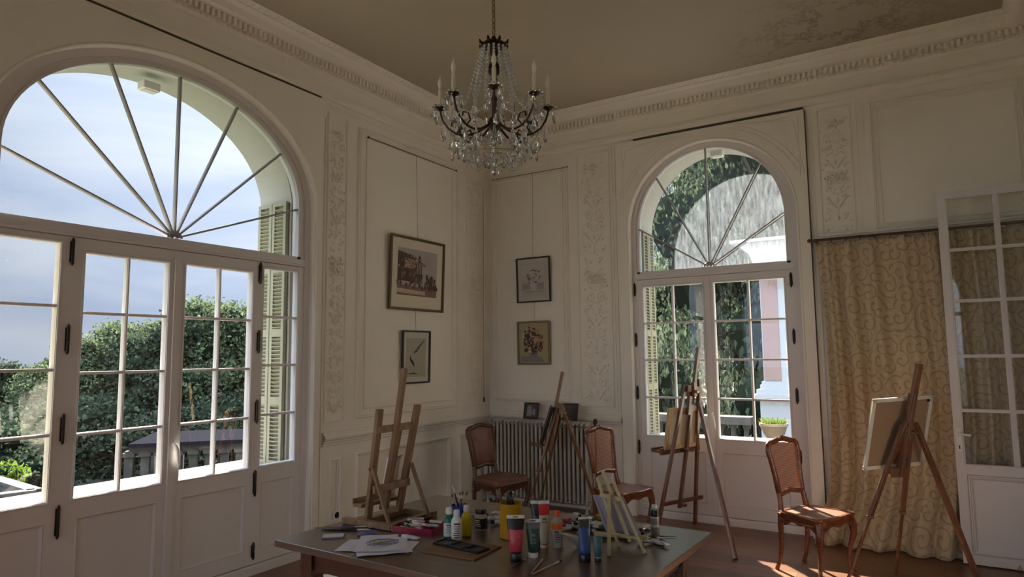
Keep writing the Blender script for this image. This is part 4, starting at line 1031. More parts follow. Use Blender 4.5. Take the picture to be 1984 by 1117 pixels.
mb = MB(); mb.path([(X0, 5.905, 0.12), (X1, 5.905, 0.12)], 0.014, 8); mb.path([(X0, 5.905, 0.80), (X1, 5.905, 0.80)], 0.014, 8)
mb.build('connector', RADM, rd, smooth=True, world=True)
for x in (X0+0.03, X1-0.03):
    for yy in (5.85, 5.96):
        mb = MB(); mb.path([(x, yy, 0.0), (x, yy, 0.03), (x, yy, 0.10)], [0.020, 0.012, 0.012], 8); mb.build('foot', RADM, rd, smooth=True, world=True)
mb = MB(); mb.path([(X1+0.01, 5.905, 0.80), (X1+0.05, 5.905, 0.80), (X1+0.05, 5.905, 0.835)], 0.011, 8); mb.lathe([(0.006, 0), (0.018, 0.01), (0.020, 0.035), (0.012, 0.055), (0.001, 0.058)], (X1+0.05, 5.905, 0.83), 12)
mb.path([(X1+0.05, 5.905, 0.79), (X1+0.05, 5.905, 0.10), (X1+0.05, 5.905, 0.004)], 0.009, 8)
mb.build('valve', DARK, rd, smooth=True, world=True)
def lean_pic(name, x, w, h, label, col, frame, seedpic):
    z0 = 0.858; ang = R(-14)
    t = thing(name, label, 'picture', (x, 5.885, z0), R(4))
    M = Euler((ang, 0, 0)).to_matrix()
    mb = MB(); fw = 0.018
    for c, s in (((0, 0, fw/2), (w, 0.014, fw)), ((0, 0, h-fw/2), (w, 0.014, fw)), ((-w/2+fw/2, 0, h/2), (fw, 0.014, h-2*fw)), ((w/2-fw/2, 0, h/2), (fw, 0.014, h-2*fw))):
        mb.box(M @ Vector(c), s, M)
    bevel(mb.build('frame', frame, t), 0.002)
    mb = MB(); mb.box(M @ Vector((0, 0.002, h/2)), (w-2*fw, 0.004, h-2*fw), M); pr = mb.build('print', col, t)
    return t, M
PURP = mat('dark purple print', (0.045, 0.028, 0.040), 0.5, var=0.5, vscale=14); DKP = mat('grey print', (0.05, 0.055, 0.065), 0.4, var=0.6, vscale=18)
DFR = mat('dark frame wood', (0.018, 0.012, 0.010), 0.35)
t, M = lean_pic('framed_picture', -3.455, 0.165, 0.165, 'dark framed black and white picture leaning on the radiator', DKP, DFR, 1)
mb = MB(); LG = mat('pale print patch', (0.26, 0.28, 0.31), 0.5, var=0.4, vscale=30)
for c, s in (((-0.02, 0, 0.075), (0.05, 0.09)), ((0.03, 0, 0.07), (0.03, 0.06)), ((-0.02, 0, 0.12), (0.03, 0.03))):
    mb.box(M @ Vector((c[0], -0.0015, c[2])), (s[0], 0.002, s[1]), M)
mb.build('figure', LG, t)
lean_pic('framed_picture', -3.02, 0.17, 0.17, 'dark purple square picture leaning on the radiator', PURP, PURP, 2)

# ------------------------------------------------------------------ wall pictures with their rails
GOLD = mat('bronze frame', (0.115, 0.080, 0.040), 0.45, 0.5); OLIVE = mat('olive gilt frame', (0.20, 0.165, 0.09), 0.45, 0.3)
MATB = mat('passe-partout', (0.66, 0.62, 0.52), 0.8)
GLZ = glass_pane('picture glass')
def picture(W, u0, u1, w0, w1, fw, frame, matw, mat_m, bg, art, label, dep=0.022, tilt=0.0):
    root = thing('framed_picture', label, 'picture', W((u0+u1)/2, w0, 0.0))
    WW = lambda u, w, d: W(u, w, d+tilt*(w-w0)+0.012)
    mb = MB()
    for a in ((u0, u1, w0, w0+fw), (u0, u1, w1-fw, w1), (u0, u0+fw, w0+fw, w1-fw), (u1-fw, u1, w0+fw, w1-fw)): mb.wbox(WW, a[0], a[1], a[2], a[3], 0, dep)
    bevel(mb.build('frame', frame, root, world=True), 0.003)
    mb = MB(); mb.wbox(WW, u0+fw, u1-fw, w0+fw, w1-fw, 0.001, 0.006); mb.build('mount', mat_m, root, world=True)
    a0, a1, b0, b1 = u0+fw+matw[0], u1-fw-matw[0], w0+fw+matw[1], w1-fw-matw[2]
    mb = MB(); mb.wbox(WW, a0, a1, b0, b1, 0.006, 0.0068)
    mats = [bg]; art(mb, WW, a0, a1, b0, b1, mats)
    mb.build('print', mats, root, world=True)
    return root
def patch(mb, W, pts, d, mi): mb.m = mi; mb.poly([W(u, w, d) for u, w in pts], W(0, 0, 0.0004)-W(0, 0, 0)); 
def blob(mb, W, u, w, ru, rw, d, mi, n=9, rot=0, rnd=None):
    pts = []
    for k in range(n):
        a = 2*math.pi*k/n; q = 1 if rnd is None else rnd.uniform(0.7, 1.25)
        x, y = ru*q*math.cos(a), rw*q*math.sin(a); pts.append((u+x*math.cos(rot)-y*math.sin(rot), w+x*math.sin(rot)+y*math.cos(rot)))
    patch(mb, W, pts, d, mi)
def art_mansion(mb, W, a0, a1, b0, b1, mats):
    mats += [mat('print sepia dark', (0.085, 0.060, 0.052), 0.8, var=0.6, vscale=60), mat('print sepia mid', (0.22, 0.15, 0.115), 0.8, var=0.5, vscale=50),
             mat('print ochre', (0.33, 0.24, 0.17), 0.8, var=0.3, vscale=40), mat('print pale', (0.52, 0.43, 0.33), 0.8, var=0.3, vscale=40), mat('print plum', (0.12, 0.075, 0.075), 0.8, var=0.6, vscale=60)]
    X = lambda t: a0+(a1-a0)*t; Y = lambda t: b0+(b1-b0)*t
    rnd = random.Random(8)
    patch(mb, W, [(X(0), Y(0)), (X(1), Y(0)), (X(1), Y(.18)), (X(0), Y(.22))], 0.0070, 2)
    patch(mb, W, [(X(0), Y(.05)), (X(.7), Y(.03)), (X(.7), Y(.11)), (X(0), Y(.14))], 0.0073, 4)
    patch(mb, W, [(X(0), Y(.3)), (X(.62), Y(.3)), (X(.62), Y(.74)), (X(.42), Y(.74)), (X(.42), Y(.86)), (X(.05), Y(.92)), (X(0), Y(.92))], 0.0072, 1)
    patch(mb, W, [(X(.16), Y(.58)), (X(.42), Y(.58)), (X(.42), Y(.78)), (X(.16), Y(.80))], 0.0076, 3)
    for k in range(4): patch(mb, W, [(X(.47+.045*k), Y(.48)), (X(.487+.045*k), Y(.48)), (X(.487+.045*k), Y(.68)), (X(.47+.045*k), Y(.68))], 0.0078, 4)
    patch(mb, W, [(X(.44), Y(.69)), (X(.70), Y(.66)), (X(.70), Y(.70)), (X(.44), Y(.74))], 0.0079, 2)
    patch(mb, W, [(X(.0), Y(.84)), (X(.45), Y(.80)), (X(.45), Y(.84)), (X(.0), Y(.89))], 0.0079, 5)
    patch(mb, W, [(X(.5), Y(.74)), (X(.56), Y(.74)), (X(.54), Y(.90)), (X(.50), Y(.86))], 0.0077, 1)
    for k in range(70):
        blob(mb, W, X(rnd.uniform(0.02, .6)), Y(rnd.uniform(.45, .9)), 0.010, 0.008, 0.0079+k*1e-6, rnd.choice((1, 2, 2, 4, 5)), rnd=rnd)
    for k in range(60):
        t = rnd.random(); blob(mb, W, X(t), Y(rnd.uniform(.18, .5-0.14*t)), 0.018, 0.022, 0.0080+k*1e-5, rnd.choice((1, 1, 5, 5, 2)), rnd=rnd)
    for k in range(16): blob(mb, W, X(rnd.uniform(.72, .98)), Y(rnd.uniform(.2, .45)), 0.015, 0.03, 0.0088+k*1e-5, rnd.choice((1, 5)), rnd=rnd)
def art_birds(mb, W, a0, a1, b0, b1, mats):
    mats += [mat('ink', (0.03, 0.028, 0.026), 0.7), mat('grey wash', (0.30, 0.30, 0.27), 0.8, var=0.2)]
    X = lambda t: a0+(a1-a0)*t; Y = lambda t: b0+(b1-b0)*t
    def st(ps, ws, mi, d=0.0072):
        L = []; Rr = []
        for i, (x, y) in enumerate(ps):
            x2, y2 = ps[min(i+1, len(ps)-1)]; x1, y1 = ps[max(i-1, 0)]
            dx, dy = (X(x2)-X(x1)), (Y(y2)-Y(y1)); l = math.hypot(dx, dy); nx, ny = -dy/l, dx/l
            L.append((X(x)+nx*ws[i], Y(y)+ny*ws[i])); Rr.append((X(x)-nx*ws[i], Y(y)-ny*ws[i]))
        patch(mb, W, L+Rr[::-1], d, mi)
    st([(.12, .64), (.40, .66), (.62, .72)], [.001, .003, .002], 2)
    st([(.36, .60), (.50, .67), (.62, .74), (.74, .83), (.92, .95)], [.002, .010, .014, .009, .002], 1)
    st([(.55, .70), (.66, .73), (.80, .88)], [.004, .008, .002], 2, 0.0075)
    st([(.22, .56), (.20, .48), (.28, .40), (.38, .33), (.40, .25)], [.002, .009, .015, .012, .004], 1)
    st([(.38, .32), (.42, .20), (.40, .10)], [.004, .003, .002], 2)
    st([(.10, .08), (.35, .10), (.60, .07)], [.002, .006, .002], 1)
    st([(.15, .16), (.22, .22), (.20, .30)], [.006, .004, .002], 2)
def art_pot(mb, W, a0, a1, b0, b1, mats):
    mats += [mat('pencil dark', (0.16, 0.14, 0.17), 0.8, var=0.4, vscale=90), mat('pencil mid', (0.34, 0.31, 0.33), 0.8, var=0.3, vscale=90), mat('pencil light', (0.52, 0.49, 0.46), 0.8, var=0.2, vscale=60)]
    X = lambda t: a0+(a1-a0)*t; Y = lambda t: b0+(b1-b0)*t; rnd = random.Random(4)
    patch(mb, W, [(X(.05), Y(.62)), (X(.95), Y(.62)), (X(.95), Y(.95)), (X(.05), Y(.95))], 0.0070, 3)
    patch(mb, W, [(X(.04), Y(.20)), (X(.40), Y(.22)), (X(.40), Y(.42)), (X(.04), Y(.38))], 0.0071, 2)
    patch(mb, W, [(X(.62), Y(.2)), (X(.9), Y(.22)), (X(.9), Y(.42)), (X(.62), Y(.40))], 0.0071, 2)
    patch(mb, W, [(X(.40), Y(.18)), (X(.58), Y(.18)), (X(.64), Y(.40)), (X(.36), Y(.40))], 0.0073, 3)
    patch(mb, W, [(X(.15), Y(.13)), (X(.9), Y(.14)), (X(.9), Y(.17)), (X(.15), Y(.16))], 0.0072, 2)
    for k in range(44):
        a = rnd.uniform(0, 6.28); r = rnd.random()**.5; blob(mb, W, X(.5+.33*r*math.cos(a)), Y(.62+.24*r*math.sin(a)), 0.007, 0.018, 0.0075+k*1e-5, rnd.choice((1, 1, 2, 3)), 7, a, rnd)
def art_flowers(mb, W, a0, a1, b0, b1, mats):
    mats += [mat('wine red', (0.15, 0.035, 0.05), 0.8, var=0.4, vscale=60), mat('dark violet', (0.06, 0.025, 0.07), 0.8, var=0.4, vscale=60), mat('old rose', (0.42, 0.20, 0.13), 0.8, var=0.3, vscale=60),
             mat('petal white', (0.55, 0.52, 0.50), 0.8, var=0.2), mat('leaf dark', (0.05, 0.055, 0.03), 0.8, var=0.3), mat('amber', (0.36, 0.21, 0.07), 0.8, var=0.3), mat('vase grey', (0.24, 0.23, 0.24), 0.8, var=0.4, vscale=70)]
    X = lambda t: a0+(a1-a0)*t; Y = lambda t: b0+(b1-b0)*t; rnd = random.Random(6)
    patch(mb, W, [(X(.0), Y(.0)), (X(.9), Y(.0)), (X(.75), Y(.14)), (X(.05), Y(.16))], 0.0070, 7)
    patch(mb, W, [(X(.36), Y(.05)), (X(.6), Y(.05)), (X(.64), Y(.3)), (X(.33), Y(.3))], 0.0072, 7)
    for k in range(26): blob(mb, W, X(.5+rnd.uniform(-.32, .32)), Y(.52+rnd.uniform(-.26, .28)), 0.016, 0.022, 0.0074+k*1e-5, 5, rnd=rnd)
    for k in range(64):
        a = rnd.uniform(0, 6.28); r = rnd.random()**.6; x, y = .48+.40*r*math.cos(a), .56+.36*r*math.sin(a)
        mi = rnd.choice((1, 2, 2, 1, 4, 3)) if x < .55 else rnd.choice((3, 3, 2, 1, 6))
        if y < .36: mi = rnd.choice((4, 2, 1, 5))
        blob(mb, W, X(x), Y(y), 0.011, 0.014, 0.0078+k*1e-5, mi, 8, a, rnd)
PBG = mat('print sky grey', (0.40, 0.37, 0.36), 0.8, var=0.15, vscale=10)
picture(W1, 4.42, 5.20, 1.920, 2.597, 0.022, GOLD, (0.085, 0.115, 0.085), MATB, PBG, art_mansion, 'large bronze framed sepia print of a mansion with columns', tilt=0.035)
picture(W1, 4.60, 4.995, 1.250, 1.735, 0.014, DFR, (0.045, 0.045, 0.055), mat('bird mount', (0.58, 0.56, 0.49), 0.8), mat('bird paper', (0.42, 0.40, 0.33), 0.8), art_birds, 'narrow black framed ink drawing of two birds', tilt=0.02)
picture(W2, -3.682, -3.275, 2.048, 2.520, 0.014, DFR, (0.035, 0.045, 0.045), mat('grey mount', (0.52, 0.50, 0.46), 0.8), mat('grey paper', (0.48, 0.45, 0.42), 0.8, var=0.1), art_pot, 'black framed pencil drawing of a plant in a pot', tilt=0.035)
picture(W2, -3.682, -3.292, 1.400, 1.850, 0.020, OLIVE, (0.004, 0.004, 0.004), MATB, mat('flower ground', (0.42, 0.35, 0.22), 0.8, var=0.15, vscale=14), art_flowers, 'olive framed painting of purple and rose flowers in a vase', tilt=0.015)
WIRE = mat('picture wire', (0.10, 0.08, 0.055), 0.5, 0.5)
def rail(W, u0, u1, z, uw, zs, label):
    root = thing('picture_rail', label, 'picture rail', W(u0, z, 0))
    mb = MB(); mb.path([W(u0, z, 0.012), W(u1, z, 0.012)], 0.0045, 6); mb.build('rod', BRASS, root, world=True)
    for u in (u0, u1):
        mb = MB(); mb.ball(W(u, z, 0.012), 0.010, 8, 6); mb.path([W(u, z, 0), W(u, z, 0.012)], 0.003, 5); mb.build('end_knob', DARK, root, world=True)
    for a, b, d in zs:
        mb = MB(); mb.path([W(uw, a, 0.014), W(uw, b, d)], 0.0016, 5); mb.build('wire', WIRE, root, world=True)
rail(W1, 4.16, 5.44, 3.408, 4.80, ((3.408, 2.58, 0.040), (1.93, 1.73, 0.02)), 'thin brass rail and wires holding the mansion print')
rail(W2, -3.99, -3.07, 3.432, -3.48, ((3.432, 2.50, 0.030), (2.05, 1.845, 0.02)), 'thin brass rail and wires holding the plant drawing')
mb = MB(); mb.path([(XL+0.02, 5.92, 3.3), (XL+0.02, 5.915, 1.06)], 0.0022, 5); mb.path([(XL+0.02, 5.915, 1.065), (XL+0.02, 5.915, 1.045), (XL+0.02, 5.915, 1.01)], [0.003, 0.012, 0.010], 8)
tag(mb.build('bell_cord', WIRE), 'thin hanging cord with a dark bob in the corner', 'cord')
sk = thing('socket', 'white wall socket with a round black opening near the skirting', 'socket', (XL, 3.853, 0.24))
mb = MB(); mb.wbox(W1, 3.822, 3.884, 0.225, 0.295, 0, 0.016); bevel(mb.build('plate', WHITEP, sk, world=True), 0.005)
mb = MB(); mb.lathe([(0.024, 0), (0.024, 0.004), (0.001, 0.004)], (XL+0.016, 3.853, 0.260), 18, Euler((0, R(90), 0)).to_matrix()); mb.build('socket_face', BLACKP, sk, world=True)
mb = MB(); mb.path([(XL+0.012, 3.853, 0.285), (XL+0.012, 3.853, 0.70)], 0.004, 6); mb.build('cable', WHITEP, sk, world=True)

# ------------------------------------------------------------------ chairs
def make_chair(label, group, seat_z=0.41, top=0.885, padded=False, wd=CHAIRW, crest=0.02, name='cane_chair'):
    root = thing(name, label, 'chair', (0, 0, 0), 0, group)
    SW, SB, SD = 0.208, 0.168, 0.170             # half widths front and rear, half depth
    sl = 0.17
    def bk(x, z): return Vector((x, -SD+0.01-(z-seat_z)*sl, z))
    # back frame: rounded outline with a crest
    zb, zt = seat_z+0.115, top-0.02
    pts = []
    for x, z in ((-0.132, zb), (-0.138, zb+0.10), (-0.152, zb+0.22), (-0.165, zt-0.07), (-0.161, zt-0.025), (-0.138, zt-0.008), (-0.085, zt-0.002), (-0.045, zt+0.010), (0, zt+crest*0.8),
                 (0.045, zt+0.010), (0.085, zt-0.002), (0.138, zt-0.008), (0.161, zt-0.025), (0.165, zt-0.07), (0.152, zb+0.22), (0.138, zb+0.10), (0.132, zb), (0.10, zb-0.012), (0, zb+0.004), (-0.10, zb-0.012)): pts.append(bk(x, z))
    mb = MB(); mb.path(pts, 0.0195, 8, closed=True, up=(0, 1, 0))
    for s in (-1, 1):
        mb.path([bk(s*0.132, zb+0.01), bk(s*0.135, seat_z+0.05), bk(s*0.150, seat_z-0.03)], [0.017, 0.018, 0.021], 8, up=(0, 1, 0))
    mb.build('back_frame', wd, root, smooth=True, autosm=60)
    mb = MB()
    for s in (-1, 1):
        mb.ball(bk(s*0.025, zt+crest-0.004)+Vector((0, 0.014, 0)), 0.013, 8, 6, (1.5, 0.6, 1))
    mb.ball(bk(0, zt+crest+0.002)+Vector((0, 0.014, 0)), 0.014, 8, 6, (1, 0.7, 1.2))
    for s in (-1, 1): mb.path([bk(s*0.04, zt+0.012)+Vector((0, 0.015, 0)), bk(s*0.09, zt-0.002)+Vector((0, 0.015, 0)), bk(s*0.14, zt-0.008)+Vector((0, 0.015, 0))], [0.008, 0.006, 0.002], 6)
    mb.build('crest_carving', wd, root, smooth=True)
    inner = [bk(0, (zb+zt)/2)+(p-bk(0, (zb+zt)/2))*0.985 for p in pts]
    if padded:
        mb = MB(); c = bk(0, (zb+zt)/2)
        for off in (0.022, -0.018):
            ring0 = [p+Vector((0, 0, 0)) for p in inner]; ring1 = [c+(p-c)*0.85+Vector((0, off, 0)) for p in inner]
            b = len(mb.v); n = len(inner); mb.v += ring0+ring1+[c+Vector((0, off*1.25, 0))]
            for i in range(n):
                j = (i+1) % n; mb.f += [[b+i, b+j, b+n+j, b+n+i], [b+n+i, b+n+j, b+2*n]]; mb.mi += [0, 0]
        mb.build('back_pad', LEATHER, root, smooth=True)
    else:
        mb = MB(); mb.poly([p+Vector((0, 0.004, 0)) for p in inner])
        mb.build('cane_panel', CANE, root, uv=lambda v: (v.x, v.z))
    # seat outline
    def outline(s=1.0, z=0.0):
        o = []
        P = [(-SB, -SD+0.02), (-SB-0.012, -SD+0.10), (-SW+0.008, 0.02), (-SW-0.002, SD-0.06), (-SW+0.004, SD-0.012), (-SW+0.045, SD+0.008), (-0.12, SD+0.004), (-0.05, SD+0.016), (0, SD+0.020)]
        P = P + [(-x, y) for x, y in P[-2::-1]]
        P += [(SB-0.04, -SD+0.004), (0, -SD), (-SB+0.04, -SD+0.004)]
        return [Vector((x*s, y*s, z)) for x, y in P]
    mb = MB(); n = len(outline())
    rings = [outline(0.97, seat_z-0.052), outline(1.0, seat_z-0.045), outline(1.0, seat_z-0.022), outline(1.03, seat_z-0.014), outline(1.03, seat_z-0.004), outline(1.005, seat_z+0.002), outline(0.86, seat_z), outline(0.85, seat_z-0.006)]
    b = len(mb.v)
    for r_ in rings: mb.v += r_
    for i in range(len(rings)-1):
        for k in range(n): mb.f.append([b+i*n+k, b+i*n+(k+1) % n, b+(i+1)*n+(k+1) % n, b+(i+1)*n+k]); mb.mi.append(0)
    # scalloped aprons
    for (p, q) in (((-SW+0.03, SD-0.004), (SW-0.03, SD-0.004)), ((-SW+0.012, SD-0.03), (-SB+0.006, -SD+0.05)), ((SW-0.012, SD-0.03), (SB-0.006, -SD+0.05))):
        top_, bot = [], []
        for i in range(13):
            t = i/12; x = p[0]+(q[0]-p[0])*t; y = p[1]+(q[1]-p[1])*t
            dz = 0.028-0.022*math.sin(math.pi*t)+0.010*math.cos(4*math.pi*t)
            top_.append(Vector((x, y, seat_z-0.045))); bot.append(Vector((x, y, seat_z-0.055-dz)))
        dv = Vector((q[0]-p[0], q[1]-p[1], 0)).normalized(); nr = Vector((-dv.y, dv.x, 0))*0.009
        mb.strip([a+nr for a in top_], [a+nr for a in bot]); mb.strip([a-nr for a in top_], [a-nr for a in bot]); mb.strip([a+nr for a in bot], [a-nr for a in bot])
    mb.build('seat_frame', wd, root, smooth=True, autosm=50)
    if padded:
        mb = MB(); r0 = outline(0.97, seat_z-0.002); r1 = outline(0.93, seat_z+0.030); r2 = outline(0.75, seat_z+0.042)
        b = len(mb.v); mb.v += r0+r1+r2+[Vector((0, 0, seat_z+0.045))]
        for k in range(n):
            j = (k+1) % n; mb.f += [[b+k, b+j, b+n+j, b+n+k], [b+n+k, b+n+j, b+2*n+j, b+2*n+k], [b+2*n+k, b+2*n+j, b+3*n]]; mb.mi += [0, 0, 0]
        mb.build('seat_pad', LEATHER, root, smooth=True)
    else:
        mb = MB(); mb.poly(outline(0.86, seat_z-0.005)); mb.build('cane_seat', CANES, root, uv=lambda v: (v.x, v.y))
    for s in (-1, 1):
        mb = MB(); a = s
        mb.path([(a*(SW-0.030), SD-0.028, seat_z-0.03), (a*(SW-0.020), SD-0.014, seat_z-0.085), (a*(SW-0.018), SD-0.012, seat_z-0.14), (a*(SW-0.034), SD-0.030, seat_z-0.22), (a*(SW-0.044), SD-0.040, 0.10), (a*(SW-0.040), SD-0.036, 0.045), (a*(SW-0.026), SD-0.020, 0.014), (a*(SW-0.022), SD-0.016, 0.0)],
                [0.029, 0.028, 0.023, 0.0165, 0.0125, 0.0125, 0.0165, 0.015], 8)
        mb.build('leg', wd, root, smooth=True)
        mb = MB()
        mb.path([(a*(SB-0.020), -SD+0.014, seat_z-0.02), (a*(SB-0.016), -SD+0.008, seat_z-0.10), (a*(SB-0.022), -SD+0.004, 0.18), (a*(SB-0.022), -SD-0.012, 0.07), (a*(SB-0.016), -SD-0.035, 0.012), (a*(SB-0.016), -SD-0.038, 0.0)],
                [0.024, 0.020, 0.0155, 0.0135, 0.0145, 0.014], 8)
        mb.build('leg', wd, root, smooth=True)
    return root
CANES = mat('cane seat weave', (0.24, 0.10, 0.055), 0.32, var=0.25, vscale=120, bump=0.4, bscale=220, coat=0.4)
ch = make_chair('polished cane-backed chair standing alone in the sunlit patch', 'carved cane-backed chairs')
ch.location = (-0.735, 5.09, 0); ch.rotation_euler.z = R(-90-26)
c2 = copy_tree(ch); c2['label'] = 'cane-backed chair with carved crest beside the end of the radiator'
c2.location = (-2.205, 5.22, 0); c2.rotation_euler.z = R(-90-17)
c3 = make_chair('brown padded chair in the corner in front of the radiator', None, 0.43, 0.890, True, CHAIRD, 0.015, 'padded_chair')
c3.location = (-3.215, 4.94, 0); c3.rotation_euler.z = R(-90-9)

# ------------------------------------------------------------------ floor easels
def easel(label, name, A, B, D, apexA, apexB, apexD, mast0, mast1, ledge, m, canvas=None, w=0.030, group=None, bar=None, tele=None, mastw=0.036, block=None):
    """A, B front feet; D rear foot; mast0 bottom, mast1 top; ledge (left, right)"""
    A, B, D, apexA, apexB, apexD, mast0, mast1 = [Vector(v) for v in (A, B, D, apexA, apexB, apexD, mast0, mast1)]
    root = thing(name, label, 'easel', ((A+B+D)/3).to_tuple(), 0, group)
    lat = (B-A).normalized()
    nrm = lat.cross(Vector((0, 0, 1)))
    if (D-(A+B)/2).dot(nrm) < 0: nrm = -nrm       # towards the rear leg
    for p, q in ((A, apexA), (B, apexB)):
        mb = MB(); 
        if tele:
            md = p.lerp(q, tele); mb.bar(p, md+(q-p)*0.02, w*0.60, 0.014, side=lat); mb.bar(md, q, w, 0.020, side=lat)
            mb.box(md, (w*1.3, 0.03, 0.02))
        else: mb.bar(p, q, w, 0.022, side=lat)
        bevel(mb.build('leg', m, root, world=True), 0.003)
    mb = MB(); mb.bar(D, apexD, 0.026, w*0.95, side=nrm)
    bevel(mb.build('rear_leg', m, root, world=True), 0.003)
    mb = MB(); mb.bar(mast0-nrm*0.012, mast1-nrm*0.012, mastw, 0.024, side=lat); bevel(mb.build('mast', m, root, world=True), 0.003)
    # head block with hinge bolt and knob
    mb = MB(); hd = (apexA+apexB)/2; mb.bar(apexA+Vector((0, 0, -0.03))+nrm*0.012, apexB+Vector((0, 0, -0.03))+nrm*0.012, 0.055, 0.026, side=(0, 0, 1)); mb.bar(hd+Vector((0, 0, -0.09))+nrm*0.02, hd+Vector((0, 0, 0.03))+nrm*0.02, 0.05, 0.028, side=lat)
    bevel(mb.build('head_block', m, root, world=True), 0.004)
    mb = MB(); p = hd+nrm*0.035+Vector((0, 0, -0.05)); mb.path([p, p+nrm*0.02], 0.014, 10); mb.path([p+nrm*0.02-lat*0.022, p+nrm*0.02+lat*0.022], 0.006, 8)
    mb.build('wing_nut', BRASS, root, smooth=True, world=True)
    if bar is not None:
        mb = MB(); mb.bar(Vector(bar[0])+nrm*0.022, Vector(bar[1])+nrm*0.022, 0.034, 0.016, side=(0, 0, 1)); bevel(mb.build('crossbar', m, root, world=True), 0.003)
        mb = MB(); p = mast0+Vector((0, 0, 0.03)); mb.path([p+nrm*0.02, p+nrm*0.055], [0.018, 0.014], 10); mb.build('knob', m, root, smooth=True, world=True)
    if ledge is not None:
        l0, l1 = Vector(ledge[0]), Vector(ledge[1])
        mb = MB(); mb.bar(l0-nrm*0.045, l1-nrm*0.045, 0.018, 0.075, side=(0, 0, 1)); mb.bar(l0-nrm*0.082+Vector((0, 0, 0.012)), l1-nrm*0.082+Vector((0, 0, 0.012)), 0.03, 0.010, side=(0, 0, 1)); mb.bar(l0+nrm*0.004, l1+nrm*0.004, 0.055, 0.02, side=(0, 0, 1))
        bevel(mb.build('ledge', m, root, world=True), 0.003)
        c = (l0+l1)/2; mb = MB(); mb.path([c+nrm*0.01, c+nrm*0.06], 0.010, 10); mb.ball(c+nrm*0.065, 0.020, 10, 8); mb.build('knob', m, root, smooth=True, world=True)
    if block is not None:
        mb = MB()
        for (p, q, ww, dd) in block: mb.bar(p, q, ww, dd, side=lat)
        bevel(mb.build('slide', m, root, world=True), 0.003)
    return root, lat, nrm
def board(label, name, cat, corners, th, mfront, mback, frame=None, fw=0.02, back=(1, 0, 0)):
    """a canvas or board from four corners (bl, br, tr, tl) seen from its back"""
    bl, br, tr, tl = [Vector(c) for c in corners]
    n = (br-bl).cross(tl-bl).normalized()
    if n.dot(Vector(back)) > 0: n = -n
    root = thing(name, label, cat, (bl+br)/2)
    lx, lz = (br-bl).normalized(), (tl-bl).normalized()
    mb = MB(); mb.poly([bl, br, tr, tl], n*0.004); mb.build('sheet', mfront, root, world=True)
    mb = MB(); W_, H_ = (br-bl).length, (tl-bl).length
    for a, b in ((bl+lz*fw/2, br+lz*fw/2), (tl-lz*fw/2, tr-lz*fw/2)): mb.bar(a-n*th/2, b-n*th/2, fw, th, side=lz)
    for a, b in ((bl+lx*fw/2, tl+lx*fw/2), (br-lx*fw/2, tr-lx*fw/2)): mb.bar(a-n*th/2, b-n*th/2, fw, th, side=lx)
    mb.build('stretcher_frame', frame or mback, root, world=True)
    return root, n, lx, lz
e2, lat, nrm = easel('tall brown easel holding a small canvas before the narrow window', 'floor_easel', (-2.00, 5.42, 0), (-1.85, 6.00, 0), (-1.290, 5.128, 0),
    (-1.765, 5.60, 1.235), (-1.700, 5.76, 1.215), (-1.665, 5.63, 1.09), (-1.885, 5.73, 0.185), (-1.658, 5.69, 1.552), ((-1.955, 5.45, 0.685), (-1.765, 5.91, 0.685)), EASD, w=0.036,
    bar=((-2.01, 5.56, 0.235), (-1.80, 6.02, 0.235)), mastw=0.034, block=(((-1.770, 5.66, 0.98), (-1.742, 5.67, 1.22), 0.045, 0.030), ((-1.695, 5.74, 1.05), (-1.690, 5.75, 1.28), 0.03, 0.02)))
base = Vector((-1.905, 5.475, 0.70))-nrm*0.03; b2 = Vector((-1.745, 5.86, 0.70))-nrm*0.03; lean = Vector((0.055, -0.02, 0.345))
board('small blank canvas on its stretcher resting on the easel before the narrow window', 'canvas', 'canvas', (base, b2, b2+lean, base+lean), 0.018, CANVAS, WHITE, frame=wood('stretcher pine', (0.52, 0.38, 0.22), (0.62, 0.47, 0.30), 0.6), fw=0.035, back=nrm)
e3, lat3, nrm3 = easel('tall stained easel holding a framed board in front of the curtain', 'floor_easel', (-0.548, 4.955, 0), (-0.282, 5.315, 0), (0.195, 5.22, 0),
    (-0.175, 5.10, 1.02), (-0.125, 5.16, 1.02), (-0.105, 5.15, 1.03), (-0.20, 5.12, 0.72), (-0.048, 5.10, 1.415), None, EASD, w=0.034, tele=0.42, mastw=0.046,
    block=(((-0.215, 5.115, 0.69), (-0.105, 5.115, 1.22), 0.030, 0.05), ((-0.255, 5.10, 0.80), (-0.145, 5.11, 1.04), 0.05, 0.03), ((-0.275, 5.09, 0.71), (-0.185, 5.15, 0.71), 0.05, 0.06)))
FRW = mat('painted board frame', (0.62, 0.60, 0.54), 0.5)
BRN = mat('brown hardboard', (0.30, 0.20, 0.125), 0.75, var=0.12)
bl = Vector((-0.380, 4.98, 0.725)); br = Vector((-0.045, 5.27, 0.745)); up_ = Vector((0.085, 0.0, 0.462))
rt, n3, lx, lz = board('brown board in a thin white frame on the easel by the curtain', 'framed_board', 'board', (bl-nrm3*0.05, br-nrm3*0.05, br+up_-nrm3*0.05, bl+up_-nrm3*0.05), 0.012, BRN, FRW, frame=FRW, fw=0.024, back=nrm3)
mb = MB(); mb.ball(br+up_-nrm3*0.05-lx*0.03-lz*0.035+nrm3*0.008, 0.010, 8, 6); mb.build('screw', DARK, rt, world=True)
